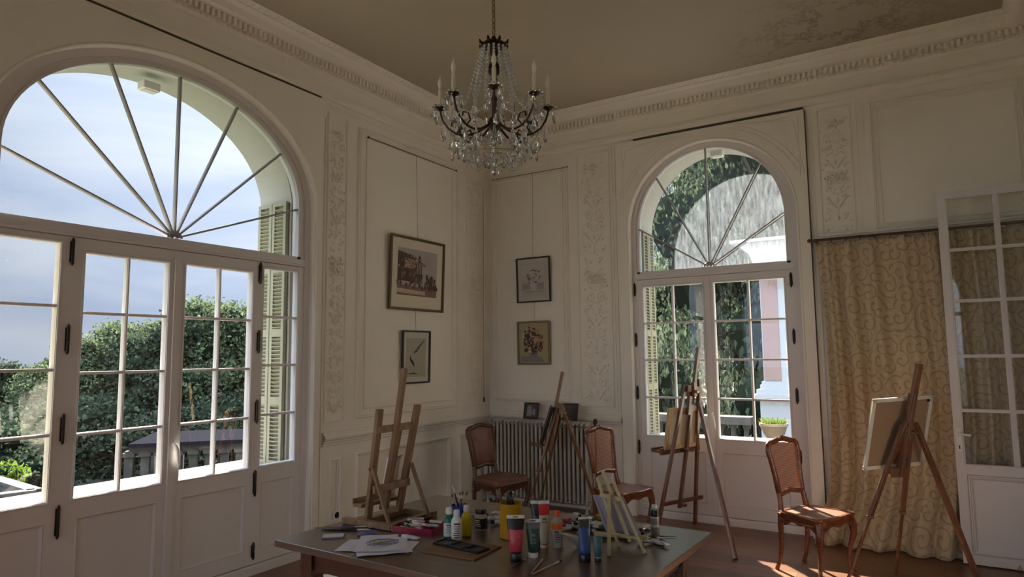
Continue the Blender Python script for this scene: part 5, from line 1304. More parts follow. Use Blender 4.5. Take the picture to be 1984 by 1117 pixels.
e1, lat1, nrm1 = easel('slender oiled easel with a dark framed canvas in front of the radiator', 'floor_easel', (-3.187, 5.287, 0), (-3.285, 5.70, 0), (-2.654, 5.783, 0),
    (-2.90, 5.42, 1.02), (-2.875, 5.49, 1.02), (-2.865, 5.47, 1.00), (-2.985, 5.43, 0.70), (-2.835, 5.44, 1.345), ((-3.045, 5.36, 0.68), (-3.105, 5.46, 0.68)), EASM, w=0.030, mastw=0.034, tele=0.45,
    block=(((-2.995, 5.43, 0.62), (-2.885, 5.44, 1.06), 0.03, 0.05),))
b_ = Vector((-3.035, 5.34, 0.695)); c_ = Vector((-3.175, 5.575, 0.695)); l_ = Vector((0.125, 0.0, 0.335))
board('dark framed canvas seen edge-on against the slender easel', 'framed_canvas', 'canvas', (b_, c_, c_+l_, b_+l_), 0.022, DFR, DFR, frame=DFR, fw=0.02, back=nrm1)
# ------------------------------------------------------------------ table
TZ = 0.75
tb = thing('table', 'large dark wooden table covered with paints and easels', 'table', (-1.585, 2.395, 0), R(-1.5))
mb = MB(); mb.box((0, 0, TZ-0.014), (1.50, 1.045, 0.028)); bevel(mb.build('tabletop', TABW, tb), 0.003)
mb = MB()
for c, s in (((0, -0.425, TZ-0.075), (1.26, 0.024, 0.094)), ((0, 0.425, TZ-0.075), (1.26, 0.024, 0.094)), ((-0.64, 0, TZ-0.075), (0.024, 0.84, 0.094)), ((0.64, 0, TZ-0.075), (0.024, 0.84, 0.094))): mb.box(c, s)
mb.build('apron', TABL, tb)
for sx in (-1, 1):
    for sy in (-1, 1):
        mb = MB(); mb.box((sx*0.635, sy*0.42, (TZ-0.028)/2), (0.066, 0.066, TZ-0.028)); mb.box((sx*0.635+0.034, sy*0.42, (TZ-0.13)/2), (0.004, 0.012, TZ-0.16)); mb.box((sx*0.635, sy*0.42-0.034, (TZ-0.13)/2), (0.012, 0.004, TZ-0.16))
        bevel(mb.build('leg', TABL, tb), 0.003)
mb = MB(); mb.lathe([(0.10, 0.0), (0.165, 0.006), (0.175, 0.022), (0.168, 0.026), (0.12, 0.014), (0.001, 0.012)], (-3.47, 3.20, 0), 32)
tag(mb.build('round_dish', mat('cream enamel', (0.72, 0.69, 0.60), 0.4), smooth=True), 'round cream dish on the floor under the table', 'dish')

def P(x, y, z=0.0): return Vector((x, y, TZ+z))
def loft(mb, levels, M=None, c=(0, 0, 0), n=16):
    """levels: (rx, ry, z, material of the segment above)"""
    c = Vector(c); b = len(mb.v)
    for rx, ry, z, mi in levels:
        for k in range(n):
            a = 2*math.pi*k/n; p = Vector((math.cos(a)*rx, math.sin(a)*ry, z))
            mb.v.append((M @ p if M is not None else p)+c)
    for i in range(len(levels)-1):
        for k in range(n): mb.f.append([b+i*n+k, b+i*n+(k+1) % n, b+(i+1)*n+(k+1) % n, b+(i+1)*n+k]); mb.mi.append(levels[i][3])
    mb.f.append([b+k for k in range(n)][::-1]); mb.mi.append(levels[0][3])
    e = b+(len(levels)-1)*n; mb.f.append([e+k for k in range(n)]); mb.mi.append(levels[-1][3])
def PM(name, col, rough=0.3, metal=0.0): return mat(name, col, rough, metal)
PINKP = PM('pink paint tube', (0.55, 0.060, 0.10)); GRNP = PM('green paint tube', (0.035, 0.085, 0.065)); NAVY = PM('navy paint tube', (0.045, 0.050, 0.085)); BLUEP = PM('blue paint tube', (0.030, 0.085, 0.27))
REDP = PM('red plastic', (0.62, 0.03, 0.03)); ORNG = PM('orange plastic', (0.72, 0.12, 0.03)); TEAL = PM('teal paint', (0.010, 0.14, 0.11)); YELP = PM('yellow paint', (0.62, 0.50, 0.015)); CREAM = PM('cream label', (0.62, 0.58, 0.48), 0.5)
LABW = PM('white label', (0.62, 0.64, 0.66), 0.5); INK = PM('label print', (0.03, 0.03, 0.035), 0.5); ALU = PM('aluminium tube', (0.62, 0.62, 0.63), 0.3, 0.8); LAV = PM('lilac label', (0.52, 0.48, 0.62), 0.5)
YCAN = PM('yellow ochre tin', (0.50, 0.27, 0.02)); MAG = PM('magenta tray', (0.30, 0.012, 0.06)); BLUEC = PM('blue cup', (0.02, 0.045, 0.26)); CRIM = PM('crimson tube', (0.33, 0.01, 0.05)); PRINTB = PM('pale print', (0.60, 0.66, 0.72), 0.5)

def standing_tube(label, x, y, rz, h, w, rc, caph, mats, bands, tab=True, tiltm=None, name='paint_tube'):
    """tube standing on its cap; bands: material index up the body"""
    root = thing(name, label, 'paint tube', P(x, y), rz)
    mb = MB(); mb.lathe([(rc*0.96, 0), (rc, 0.002), (rc, caph-0.002), (rc*0.93, caph)], (0, 0, 0), 18)
    mb.build('cap', mats[0], root, smooth=True)
    mb = MB(); L = [(rc*0.80, rc*0.80, caph, 1)]; nb = len(bands)
    top = h-0.010
    for i, (t, mi) in enumerate(bands):
        L.append((rc*1.02+(w/2-rc*1.02)*t, rc*1.02*(1-t)+0.0022*t, caph+0.004+(top-caph-0.004)*t, mi))
    L.append((w/2, 0.0022, top, bands[-1][1]))
    loft(mb, L, n=20)
    mb.build('body', mats[1:], root, smooth=True, autosm=60)
    if tab:
        mb = MB()
        for a, b, c_, d in ((-w/2, -0.010, top, h+0.002), (0.010, w/2, top, h+0.002), (-0.010, 0.010, top, top+0.003), (-0.010, 0.010, h-0.002, h+0.002)):
            mb.box(((a+b)/2, 0, (c_+d)/2), (b-a, 0.0032, d-c_))
        mb.build('hanging_tab', WHITEP, root)
    return root
def label_lines(mb, r, z0, rows, half=0.55, step=0.007, hgt=0.0022, rr=0.0006, seed=1):
    rnd = random.Random(seed)
    for i in range(rows):
        a0 = -math.pi/2-half*rnd.uniform(0.6, 1); a1 = -math.pi/2+half*rnd.uniform(0.6, 1); z = z0-i*step
        pts0 = [Vector(((r+rr)*math.cos(a0+(a1-a0)*k/6), (r+rr)*math.sin(a0+(a1-a0)*k/6), z)) for k in range(7)]
        mb.strip(pts0, [p+Vector((0, 0, hgt if i else hgt*2)) for p in pts0])
def bottle(label, x, y, rz, h, r, body, lab, capm, capr, caph, shoulder=0.78, lz=(0.10, 0.66), seed=1, name='paint_bottle', lines=5, cat='bottle'):
    root = thing(name, label, cat, P(x, y), rz); hs = (h-caph)
    mb = MB(); mb.lathe([(r*0.9, 0), (r, 0.003), (r, hs*shoulder), (r*0.93, hs*(shoulder+0.07)), (r*0.62, hs*0.94), (capr*0.9, hs), (capr*0.9, hs+0.004)], (0, 0, 0), 24)
    mb.build('body', body, root, smooth=True, autosm=60)
    mb = MB(); mb.lathe([(capr, 0), (capr, caph*0.9), (capr*0.9, caph), (capr*0.6, caph)], (0, 0, hs), 20)
    for k in range(20): a = k*math.pi/10; mb.box((capr*math.cos(a), capr*math.sin(a), hs+caph*0.45), (0.0012, 0.0012, caph*0.8))
    mb.build('cap', capm, root, smooth=True)
    if lab is not None:
        mb = MB(); mb.lathe([(r+0.0004, hs*lz[0]), (r+0.0004, hs*lz[1])], (0, 0, 0), 24); lb_ = mb.build('label', lab, root, smooth=True)
        mb = MB(); label_lines(mb, r+0.0006, hs*lz[1]-0.010, lines, seed=seed); mb.build('print', INK, lb_)
    return root
rzc = lambda x, y: math.atan2(-x, y)           # turned so that the front faces the open side of the room
bottle('teal green paint bottle with a white cap', -1.736, 2.278, rzc(-1.736, 2.278), 0.122, 0.0225, TEAL, LABW, WHITEP, 0.0135, 0.026, seed=2)
bottle('white paint bottle with a white cap beside the teal bottle', -1.685, 2.262, rzc(-1.685, 2.262), 0.122, 0.0225, WHITEP, None, WHITEP, 0.0125, 0.024, seed=3)
wb = bpy.data.objects['paint_bottle.001']; mb = MB(); label_lines(mb, 0.0230, 0.066, 7, 0.6, 0.0085, 0.0032, seed=5); mb.build('print', INK, wb)
bottle('yellow paint bottle with a white cap behind the white bottle', -1.695, 2.345, rzc(-1.695, 2.345), 0.124, 0.0215, YELP, None, WHITEP, 0.0125, 0.026)
bottle('clear bottle with an orange cap and orange label', -1.285, 2.385, rzc(-1.285, 2.385), 0.138, 0.0215, CLEARP, None, ORNG, 0.0115, 0.022, shoulder=0.80)
ob = bpy.data.objects['paint_bottle.003']; mb = MB(); mb.lathe([(0.0222, 0.070), (0.0222, 0.092)], (0, 0, 0), 24); mb.build('label', ORNG, ob, smooth=True)
mb = MB(); mb.lathe([(0.0223, 0.092), (0.0223, 0.098)], (0, 0, 0), 24); mb.build('label_edge', PM('lime band', (0.35, 0.42, 0.08)), ob, smooth=True)
mb = MB(); label_lines(mb, 0.0218, 0.058, 5, 0.6, 0.009, 0.003, seed=7); mb.build('print', INK, ob)
# jar of dark pigment
j = thing('jar', 'small glass jar of black pigment with a black lid', 'jar', P(-1.697, 2.455))
mb = MB(); mb.lathe([(0.026, 0), (0.028, 0.003), (0.028, 0.058), (0.022, 0.068), (0.022, 0.072)], (0, 0, 0), 24); mb.build('glass_body', CLEARP, j, smooth=True)
mb = MB(); mb.lathe([(0.0285, 0.006), (0.0287, 0.050), (0.0285, 0.050)], (0, 0, 0), 24); mb.build('pigment', BLACKP, j, smooth=True)
mb = MB(); mb.lathe([(0.025, 0.068), (0.0255, 0.070), (0.0255, 0.084), (0.024, 0.086)], (0, 0, 0), 24); mb.build('lid', BLACKP, j, smooth=True)
mb = MB(); label_lines(mb, 0.0292, 0.040, 4, 0.6, seed=4); mb.build('print', CREAM, j)
# blue star-edged cup with brushes
cu_ = thing('brush_cup', 'blue cup with flared pointed edges holding brushes', 'cup', P(-1.86, 2.52))
mb = MB(); mb.lathe([(0.030, 0), (0.034, 0.004), (0.038, 0.075), (0.036, 0.075), (0.032, 0.006), (0.001, 0.006)], (0, 0, 0), 20)
for k in range(7):
    a = 2*math.pi*k/7; mb.poly([Vector((0.036*math.cos(a-0.4), 0.036*math.sin(a-0.4), 0.05)), Vector((0.036*math.cos(a+0.4), 0.036*math.sin(a+0.4), 0.05)), Vector((0.072*math.cos(a), 0.072*math.sin(a), 0.030))], (0, 0, 0.0015))
mb.build('cup', BLUEC, cu_, smooth=True, autosm=30)
HND = PM('brush handle black', (0.02, 0.015, 0.02), 0.25); HNDW = PM('brush handle bare', (0.55, 0.42, 0.26), 0.5); HNDY = PM('brush handle yellow', (0.42, 0.33, 0.06), 0.3); HNDV = PM('brush handle violet', (0.22, 0.14, 0.32), 0.3); HNDB = PM('brush handle blue', (0.03, 0.04, 0.14), 0.3)
BRIS = mat('bristle', (0.10, 0.06, 0.03), 0.8); BRISW = mat('pale bristle', (0.62, 0.55, 0.45), 0.8)
def brush(p0, p1, label, handle=HND, bris=BRIS, r=0.0032, group=None, flat=1.0, name='paintbrush', fer=ALU):
    """p0 handle end, p1 bristle tip"""
    p0, p1 = Vector(p0), Vector(p1); L = (p1-p0).length
    root = thing(name, label, 'brush', p0, 0, group)
    q = lambda t: p0.lerp(p1, t)
    mb = MB(); mb.path([q(0), q(0.05), q(0.45), q(0.74)], [r*0.35, r*0.6, r*1.1, r*0.85], 8); mb.build('handle', handle, root, smooth=True, world=True)
    mb = MB(); mb.path([q(0.735), q(0.88)], [r*0.9, r*1.15], 8); mb.build('ferrule', fer, root, smooth=True, world=True)
    mb = MB(); mb.path([q(0.875), q(0.93), q(1.0)], [r*1.1, r*1.3, r*0.25], 8, flat=flat); mb.build('bristles', bris, root, smooth=True, world=True)
    return root
cc = P(-1.86, 2.52)
def incup(c, a, lean, L, base=0.008, rr=0.020): 
    d = Vector((math.cos(R(a)), math.sin(R(a)), 0)); p0 = c+Vector((0, 0, base))-d*rr*0.6; return p0, p0+(d*lean+Vector((0, 0, 1))).normalized()*L
for a, ln, L, h, b, lb_ in ((200, 0.30, 0.165, HND, BRISW, 'pale-tipped black brush leaning left in the blue cup'), (225, 0.42, 0.125, HNDW, BRIS, 'bare wooden brush leaning out of the blue cup'), (140, 0.05, 0.125, HNDV, BRIS, 'violet brush upright in the blue cup'),
                            (20, 0.22, 0.130, HND, BRIS, 'black brush leaning right in the blue cup'), (5, 0.42, 0.140, HNDY, BRIS, 'yellow brush leaning right in the blue cup')):
    p0, p1 = incup(cc, a, ln, L); brush(p0, p1, lb_, h, b)
# tin
tn = thing('tin', 'tall yellow ochre tin full of black brushes', 'tin', P(-1.515, 2.41))
mb = MB(); mb.lathe([(0.043, 0), (0.047, 0.003), (0.047, 0.138), (0.0485, 0.141), (0.045, 0.141), (0.044, 0.006), (0.001, 0.006)], (0, 0, 0), 32); mb.build('body', YCAN, tn, smooth=True, autosm=50)
ct = P(-1.515, 2.41); rnd = random.Random(9)
for k in range(9):
    a = k*40+rnd.uniform(-10, 10) if k < 8 else 0
    p0, p1 = incup(ct, a, rnd.uniform(0.05, 0.16), rnd.uniform(0.158, 0.190), rr=0.03)
    o = brush(p0, p1, 'thick black-bristled brush standing in the yellow tin', HND, BLACKP, r=0.0070, group='black brushes in the yellow tin', fer=HND)
# standing tubes
standing_tube('pink paint tube standing on its black cap', -1.335, 2.155, rzc(-1.335, 2.155), 0.160, 0.066, 0.0215, 0.030, [BLACKP, PINKP, BLACKP], [(0.0, 0), (0.35, 0), (0.66, 1), (0.70, 1), (1.0, 1)])
mb = MB(); 
standing_tube('dark green paint tube standing on its white cap', -1.300, 2.222, rzc(-1.300, 2.222), 0.136, 0.056, 0.0185, 0.018, [WHITEP, GRNP, PM('grey green band', (0.16, 0.19, 0.20))], [(0.0, 0), (0.4, 0), (0.74, 0), (0.78, 1), (1.0, 1)])
standing_tube('wide navy paint tube standing behind the green tube', -1.365, 2.385, rzc(-1.365, 2.385), 0.166, 0.070, 0.022, 0.028, [BLACKP, NAVY, BLACKP], [(0.0, 0), (0.4, 0), (0.62, 0), (0.64, 1), (1.0, 1)])
standing_tube('tall cream paint tube with a red top band', -1.325, 2.352, rzc(-1.325, 2.352)+0.25, 0.176, 0.045, 0.0165, 0.012, [CREAM, CREAM, REDP], [(0.0, 0), (0.3, 0), (0.70, 0), (0.72, 1), (1.0, 1)])
standing_tube('blue paint tube standing on its black cap', -1.112, 2.272, rzc(-1.112, 2.272)+0.35, 0.166, 0.046, 0.0215, 0.028, [BLACKP, PRINTB, BLUEP, PM('charcoal top', (0.05, 0.055, 0.06))], [(0.0, 1), (0.10, 1), (0.26, 1), (0.62, 1), (0.70, 2), (0.93, 2), (0.95, 0), (1.0, 0)], tab=False)
standing_tube('thin dark striped tube standing against the blue tube', -1.068, 2.292, rzc(-1.07, 2.29), 0.100, 0.034, 0.012, 0.014, [BLACKP, PM('teal stripe', (0.04, 0.12, 0.15)), PRINTB], [(0.0, 0), (0.5, 0), (0.55, 0), (1.0, 0)], tab=False)
bo = [o for o in bpy.data.objects if o.name.startswith('paint_tube')]
def tube_print(o, zs, w, mi, y=-0.012, seed=1):
    rnd = random.Random(seed); mb = MB()
    for z, t in zs: ww = w*rnd.uniform(0.6, 1); mb.box((0, y+0.010*(z/0.16), z), (ww, 0.0012, t))
    mb.build('print', mi, o)
tube_print(bo[0], [(0.100, 0.003), (0.090, 0.002), (0.062, 0.003), (0.052, 0.002)], 0.030, PM('rose print', (0.70, 0.22, 0.25)), -0.0190)
tube_print(bo[1], [(0.082, 0.010), (0.066, 0.004), (0.054, 0.006)], 0.024, PM('pale green print', (0.18, 0.26, 0.24)), -0.0165)
tube_print(bo[3], [(0.110, 0.004), (0.098, 0.002)], 0.022, INK, -0.0150)
tube_print(bo[2], [(0.100, 0.003), (0.085, 0.002), (0.120, 0.004)], 0.040, PM('grey print', (0.35, 0.35, 0.42)), -0.0200)
# round bottle with black and white bands at the far end
rb = thing('paint_bottle', 'slim bottle with black and white bands at the far right of the table', 'bottle', P(-1.005, 2.715))
mb = MB(); loft(mb, [(0.0165, 0.0165, 0, 0), (0.018, 0.018, 0.003, 0), (0.018, 0.018, 0.040, 1), (0.018, 0.018, 0.050, 0), (0.018, 0.018, 0.075, 1), (0.018, 0.018, 0.082, 2), (0.018, 0.018, 0.108, 0), (0.015, 0.015, 0.114, 0)], n=20); mb.build('body', [PM('grey bottle', (0.30, 0.28, 0.28)), CREAM, BLACKP], rb, smooth=True, autosm=50)
mb = MB(); mb.lathe([(0.012, 0.112), (0.012, 0.124), (0.010, 0.128)], (0, 0, 0), 16); mb.build('cap', WHITEP, rb, smooth=True)
# clear plastic wrap tube
cp = thing('plastic_tube', 'crumpled clear plastic tube lying beside the orange-capped bottle', 'tube', P(-1.205, 2.425))
mb = MB(); loft(mb, [(0.022, 0.020, 0, 0), (0.026, 0.018, 0.03, 0), (0.028, 0.010, 0.07, 0), (0.030, 0.002, 0.095, 0)], M=Euler((R(62), 0, R(-35))).to_matrix(), c=(0, 0, 0.018)); mb.build('body', CLEARP, cp, smooth=True)
mb = MB(); mb.lathe([(0.012, -0.014), (0.012, 0)], (0, 0, 0.018), 14, Euler((R(62), 0, R(-35))).to_matrix()); mb.build('cap', WHITEP, cp, smooth=True)

# lying paint tubes: one of each colour, then copies
def lying(name, label, group, body, band, capm, L=0.095, r=0.0105):
    root = thing(name, label, 'paint tube', (0, 0, -5), 0, group)
    M = Euler((0, R(90), 0)).to_matrix()
    mb = MB(); loft(mb, [(r*0.55, r*0.55, 0.0, 0), (r, r, 0.006, 0), (r*1.0, r*1.0, L*0.35, 1), (r*0.85, r*1.15, L*0.70, 0), (r*0.35, r*1.45, L*0.93, 0), (0.0012, r*1.5, L, 0)], M=M, n=12)
    mb.build('body', [body, band], root, smooth=True, autosm=60)
    mb = MB(); mb.lathe([(r*0.62, -0.016), (r*0.72, -0.012), (r*0.72, 0.001)], (0, 0, 0), 10, M); mb.build('cap', capm, root, smooth=True)
    return root
kinds = [('white tube with a lilac band lying in the %s', LABW, LAV, BLACKP), ('aluminium tube with a white band lying in the %s', ALU, LABW, BLACKP), ('dark green tube with a black cap lying in the %s', GRNP, ALU, BLACKP),
         ('navy tube with a black cap lying in the %s', NAVY, LABW, BLACKP), ('cream tube with a black cap lying in the %s', CREAM, CREAM, BLACKP), ('crimson tube with a black cap lying in the %s', CRIM, CRIM, BLACKP),
         ('yellow tube with a red cap lying in the %s', YELP, YCAN, REDP), ('white tube with a pink band lying in the %s', LABW, PM('pink band', (0.60, 0.28, 0.30)), WHITEP)]
protos = [lying('lying_tube', k[0] % 'heap', None, k[1], k[2], k[3]) for k in kinds]
used = [False]*8
def put(k, x, y, z, yaw, place, s=1.0, roll=0.0, pitch=0.0):
    if not used[k]: o = protos[k]; used[k] = True
    else: o = copy_tree(protos[k])
    o.location = P(x, y, z); o.rotation_euler = (roll, pitch, yaw); o.scale = (s, s, s)
    o['label'] = kinds[k][0] % place; o['group'] = 'paint tubes in the '+place
    return o
rnd = random.Random(12)
heap = [(1.375, 2.70), (1.345, 2.66), (1.41, 2.74), (1.33, 2.73), (1.30, 2.69), (1.27, 2.65), (1.35, 2.79), (1.25, 2.72), (1.22, 2.66), (1.30, 2.80), (1.20, 2.60), (1.18, 2.69), (1.24, 2.78), (1.29, 2.59), (1.33, 2.60), (1.38, 2.64), (1.16, 2.63), (1.26, 2.84)]
seq = [5, 4, 1, 3, 0, 2, 7, 1, 2, 6, 3, 0, 7, 3, 1, 0, 2, 6]
for i, (x, y) in enumerate(heap): put(seq[i], -x, y, 0.0115+(0.0 if i % 2 else 0.004), rnd.uniform(0, 6.28), 'heap behind the blue tube', rnd.uniform(0.8, 1.05), rnd.uniform(-0.4, 0.4))
for i, (x, y) in enumerate([(1.345, 2.70), (1.30, 2.66), (1.25, 2.69), (1.21, 2.64), (1.29, 2.76), (1.235, 2.755), (1.32, 2.625), (1.19, 2.665), (1.36, 2.735), (1.265, 2.615)]):
    put([1, 3, 2, 4, 6, 7, 0, 1, 4, 2][i], -x, y, 0.033+0.004*(i % 3), rnd.uniform(0, 6.28), 'heap behind the blue tube', rnd.uniform(0.75, 1.0), rnd.uniform(-0.5, 0.5), rnd.uniform(-0.12, 0.12))
for i, (x, y) in enumerate([(1.09, 2.64), (1.06, 2.69), (1.12, 2.70), (1.03, 2.63), (1.08, 2.75), (0.955, 2.625), (0.99, 2.67)]):
    put([4, 1, 3, 4, 1, 1, 3][i], -x, y, 0.0115, rnd.uniform(0, 6.28), 'scatter around the small pale easel', rnd.uniform(0.7, 0.95), rnd.uniform(-0.4, 0.4))
for i, (x, y) in enumerate([(1.775, 2.58), (1.80, 2.64), (1.74, 2.62), (1.72, 2.68), (1.665, 2.60), (1.64, 2.66), (1.69, 2.55)]):
    put([0, 1, 0, 7, 0, 1, 0][i], -x, y, 0.0115, rnd.uniform(-0.6, 0.6)+(3.14 if i % 2 else 0), 'row behind the pigment jar', 0.95, rnd.uniform(-0.4, 0.4))
# magenta tray with tubes
ty = thing('tray', 'magenta plastic tray filled with small paint tubes', 'tray', P(-1.920, 2.315), R(8))
mb = MB(); hx, hy = 0.098, 0.070
mb.box((0, 0, 0.0015), (2*hx, 2*hy, 0.003))
for c, s in (((0, -hy, 0.013), (2*hx, 0.003, 0.026)), ((0, hy, 0.013), (2*hx, 0.003, 0.026)), ((-hx, 0, 0.013), (0.003, 2*hy, 0.026)), ((hx, 0, 0.013), (0.003, 2*hy, 0.026))): mb.box(c, s)
bevel(mb.build('tray', MAG, ty), 0.001)
for i in range(16):
    c, r = i % 4, i//4
    lx_, ly_ = -0.058+0.037*c+rnd.uniform(-.006, .006), -0.038+0.026*r
    put([0, 4, 7, 1, 3, 0, 4, 0, 1, 7, 3, 4, 0, 1, 0, 4][i], -1.920+lx_*math.cos(R(8))-ly_*math.sin(R(8))-0.02, 2.315+lx_*math.sin(R(8))+ly_*math.cos(R(8)), 0.014+0.011*(i % 3), rnd.uniform(-0.5, 0.5)+(3.14 if rnd.random() < .4 else 0), 'magenta tray', 0.62, rnd.uniform(-0.5, 0.5))
mk = put(0, -1.895, 2.165, 0.0115, 0.12, 'gap between the tray and the papers', 0.9); mk['label'] = 'white tube lying alone between the tray and the papers'; mk['group'] = 'single tube by the papers'
fm = put(1, -0.985, 2.615, 0.0115, -0.4, 'far edge', 0.9); fm['label'] = 'squeezed aluminium tube near the far corner of the table'; fm['group'] = 'single tube near the far corner'
# papers
SKT = [mat('sketch line', (0.22, 0.20, 0.34), 0.8), mat('sketch yellow', (0.48, 0.50, 0.22), 0.8, var=0.3, vscale=80), mat('sketch lilac', (0.42, 0.36, 0.58), 0.8)]
def sheet(label, c, w, h, a, z, draw=False):
    root = thing('paper_sheet', label, 'paper', P(c[0], c[1], z), R(a)); mb = MB(); n = 6
    for s_ in range(n):
        x0, x1 = -w/2+w*s_/n, -w/2+w*(s_+1)/n
        z0, z1 = 0.0012*math.sin(s_*1.7), 0.0012*math.sin((s_+1)*1.7)
        mb.poly([(x0, -h/2, z0), (x1, -h/2, z1), (x1, h/2, z1), (x0, h/2, z0)])
    mb.build('sheet', PAPER, root)
    if draw:
        mb = MB()
        for k, (px_, py_, r1, r2) in enumerate(((0.0, 0.0, 0.05, 0.036), (0.0, -0.004, 0.062, 0.050))):
            pts = [Vector((px_+r1*math.cos(R(t*15)), py_+r2*math.sin(R(t*15)), 0.0026)) for t in range(24)]; mb.path(pts, 0.0011, 4, closed=True)
        r_ = random.Random(2)
        for k in range(10): a_ = r_.uniform(0, 6.28); mb.path([Vector((0, 0, 0.0026)), Vector((0.07*math.cos(a_), 0.06*math.sin(a_), 0.0026))], 0.0009, 4)
        mb.build('drawing', SKT[0], root)
        mb = MB(); mb.poly([Vector((0.030*math.cos(R(t*30))*r_.uniform(.8, 1.2), 0.022*math.sin(R(t*30)), 0.0020)) for t in range(12)]); mb.build('yellow_wash', SKT[1], root)
sheet('white paper sheet at the bottom of the stack with its corner poking out', (-1.905, 2.035), 0.297, 0.165, 24, 0.002)
sheet('white paper sheet sticking out towards the table edge', (-1.87, 2.025), 0.21, 0.20, 48, 0.0055)
sheet('top paper sheet with a yellow and violet flower drawing', (-1.905, 2.060), 0.195, 0.235, 38, 0.009, True)
cd_ = thing('card_box', 'small flat white card box with blue edges', 'box', P(-2.165, 2.045), R(41))
mb = MB(); mb.box((0, 0, 0.004), (0.086, 0.052, 0.008)); bevel(mb.build('box', LABW, cd_), 0.001); mb = MB(); mb.box((0, 0, 0.0035), (0.088, 0.054, 0.005)); mb.build('edge', HNDV, cd_)
bp_ = thing('card', 'shiny blue square card lying before the brushes', 'card', P(-2.078, 2.155), R(40)); mb = MB(); mb.box((0, 0, 0.003), (0.078, 0.078, 0.005)); bevel(mb.build('card', mat('blue card', (0.075, 0.10, 0.36), 0.15, var=0.4, vscale=30), bp_), 0.001)
# loose brushes on the table
brush(P(-2.340, 2.098, 0.004), P(-2.145, 2.235, 0.005), 'long dark violet brush lying nearest the corner easel', HNDV, BRISW)
brush(P(-2.255, 2.175, 0.004), P(-2.06, 2.285, 0.005), 'navy brush with a silver ferrule lying beside the easel base', HNDB, BRIS)
brush(P(-2.290, 2.092, 0.004), P(-2.10, 2.195, 0.005), 'thick black brush lying behind the small white card box', HND, BRISW, r=0.0048)
brush(P(-2.12, 2.225, 0.004), P(-1.985, 2.255, 0.006), 'short black brush lying beside the magenta tray', HND, BRISW, r=0.0045)
brush(P(-1.207, 2.046, 0.004), P(-1.250, 2.210, 0.005), 'pale brush forming the left arm of a V', HNDW, BRISW, r=0.0030)
brush(P(-1.200, 2.040, 0.004), P(-1.180, 2.225, 0.006), 'pale brush forming the right arm of a V', HNDW, BRIS, r=0.0034)
brush(P(-1.292, 2.062, 0.004), P(-1.305, 2.190, 0.005), 'thin black brush lying before the pink tube', HND, BRIS, r=0.0022)
brush(P(-0.925, 2.745, 0.004), P(-1.07, 2.665, 0.005), 'thin black brush lying near the far corner', HND, BRIS, r=0.0022)
brush(P(-1.03, 2.80, 0.004), P(-1.16, 2.72, 0.005), 'black brush lying behind the small pale easel', HND, BRIS, r=0.0028)
# brown board with the black palette of three wells
bb = thing('drawing_board', 'brown cardboard sheet under a black palette', 'board', P(-1.590, 2.165), R(2)); mb = MB(); mb.box((0, 0, 0.003), (0.245, 0.195, 0.006)); bevel(mb.build('sheet', mat('brown card', (0.24, 0.145, 0.075), 0.7, var=0.15), bb), 0.001)
pl = thing('palette', 'flat black palette with three square wells', 'palette', P(-1.600, 2.175, 0.0062), R(-6)); mb = MB(); mb.box((0, 0, 0.003), (0.235, 0.072, 0.006)); bevel(mb.build('tray', BLACKP, pl), 0.001)
for k in (-1, 0, 1):
    mb = MB(); c = 0.077*k
    for cc_, s in (((c, -0.033, 0.008), (0.070, 0.004, 0.005)), ((c, 0.033, 0.008), (0.070, 0.004, 0.005)), ((c-0.034, 0, 0.008), (0.004, 0.066, 0.005)), ((c+0.034, 0, 0.008), (0.004, 0.066, 0.005))): mb.box(cc_, s)
    mb.build('well', mat('slate plastic', (0.035, 0.04, 0.05), 0.35), pl)
# small pale table easel
me_ = thing('table_easel', 'small pale pine easel standing among the paint tubes', 'easel', P(-1.04, 2.45))
def mbar(nm, p, q, w, d, m=PINE, side=None, root=None):
    mb = MB(); mb.bar(p, q, w, d, side=side); return bevel(mb.build(nm, m, root or me_, world=True), 0.0015)
mbar('leg', P(-0.958, 2.470), Vector((-1.095, 2.500, 1.005)), 0.012, 0.010, side=(0.9, 0.3, 0)); mbar('leg', P(-1.075, 2.500), Vector((-1.162, 2.500, 1.010)), 0.012, 0.010, side=(0.9, 0.3, 0))
mbar('mast', Vector((-1.030, 2.505, 0.775)), Vector((-1.135, 2.495, 1.038)), 0.014, 0.009, side=(0.9, 0.3, 0)); mbar('rear_leg', P(-1.060, 2.372), Vector((-1.098, 2.470, 0.955)), 0.014, 0.012, side=(0.9, 0.3, 0))
mbar('crossbar', Vector((-1.145, 2.490, 0.945)), Vector((-1.055, 2.488, 0.935)), 0.016, 0.012, side=(0, 0, 1)); mbar('ledge', Vector((-1.185, 2.515, 0.785)), Vector((-0.975, 2.555, 0.785)), 0.012, 0.030, side=(0, 0, 1)); mbar('crossbar', Vector((-1.12, 2.50, 0.80)), Vector((-0.985, 2.49, 0.795)), 0.010, 0.008, side=(0, 0, 1))
LILAC = mat('lilac primed canvas', (0.34, 0.31, 0.42), 0.8, var=0.1)
board('small lilac canvas panel on the pale table easel', 'canvas', 'canvas', (Vector((-1.135, 2.522, 0.793)), Vector((-1.000, 2.548, 0.793)), Vector((-1.068, 2.540, 0.935)), Vector((-1.190, 2.516, 0.935))), 0.004, LILAC, LILAC, fw=0.01, back=(0.3, -1, 0))
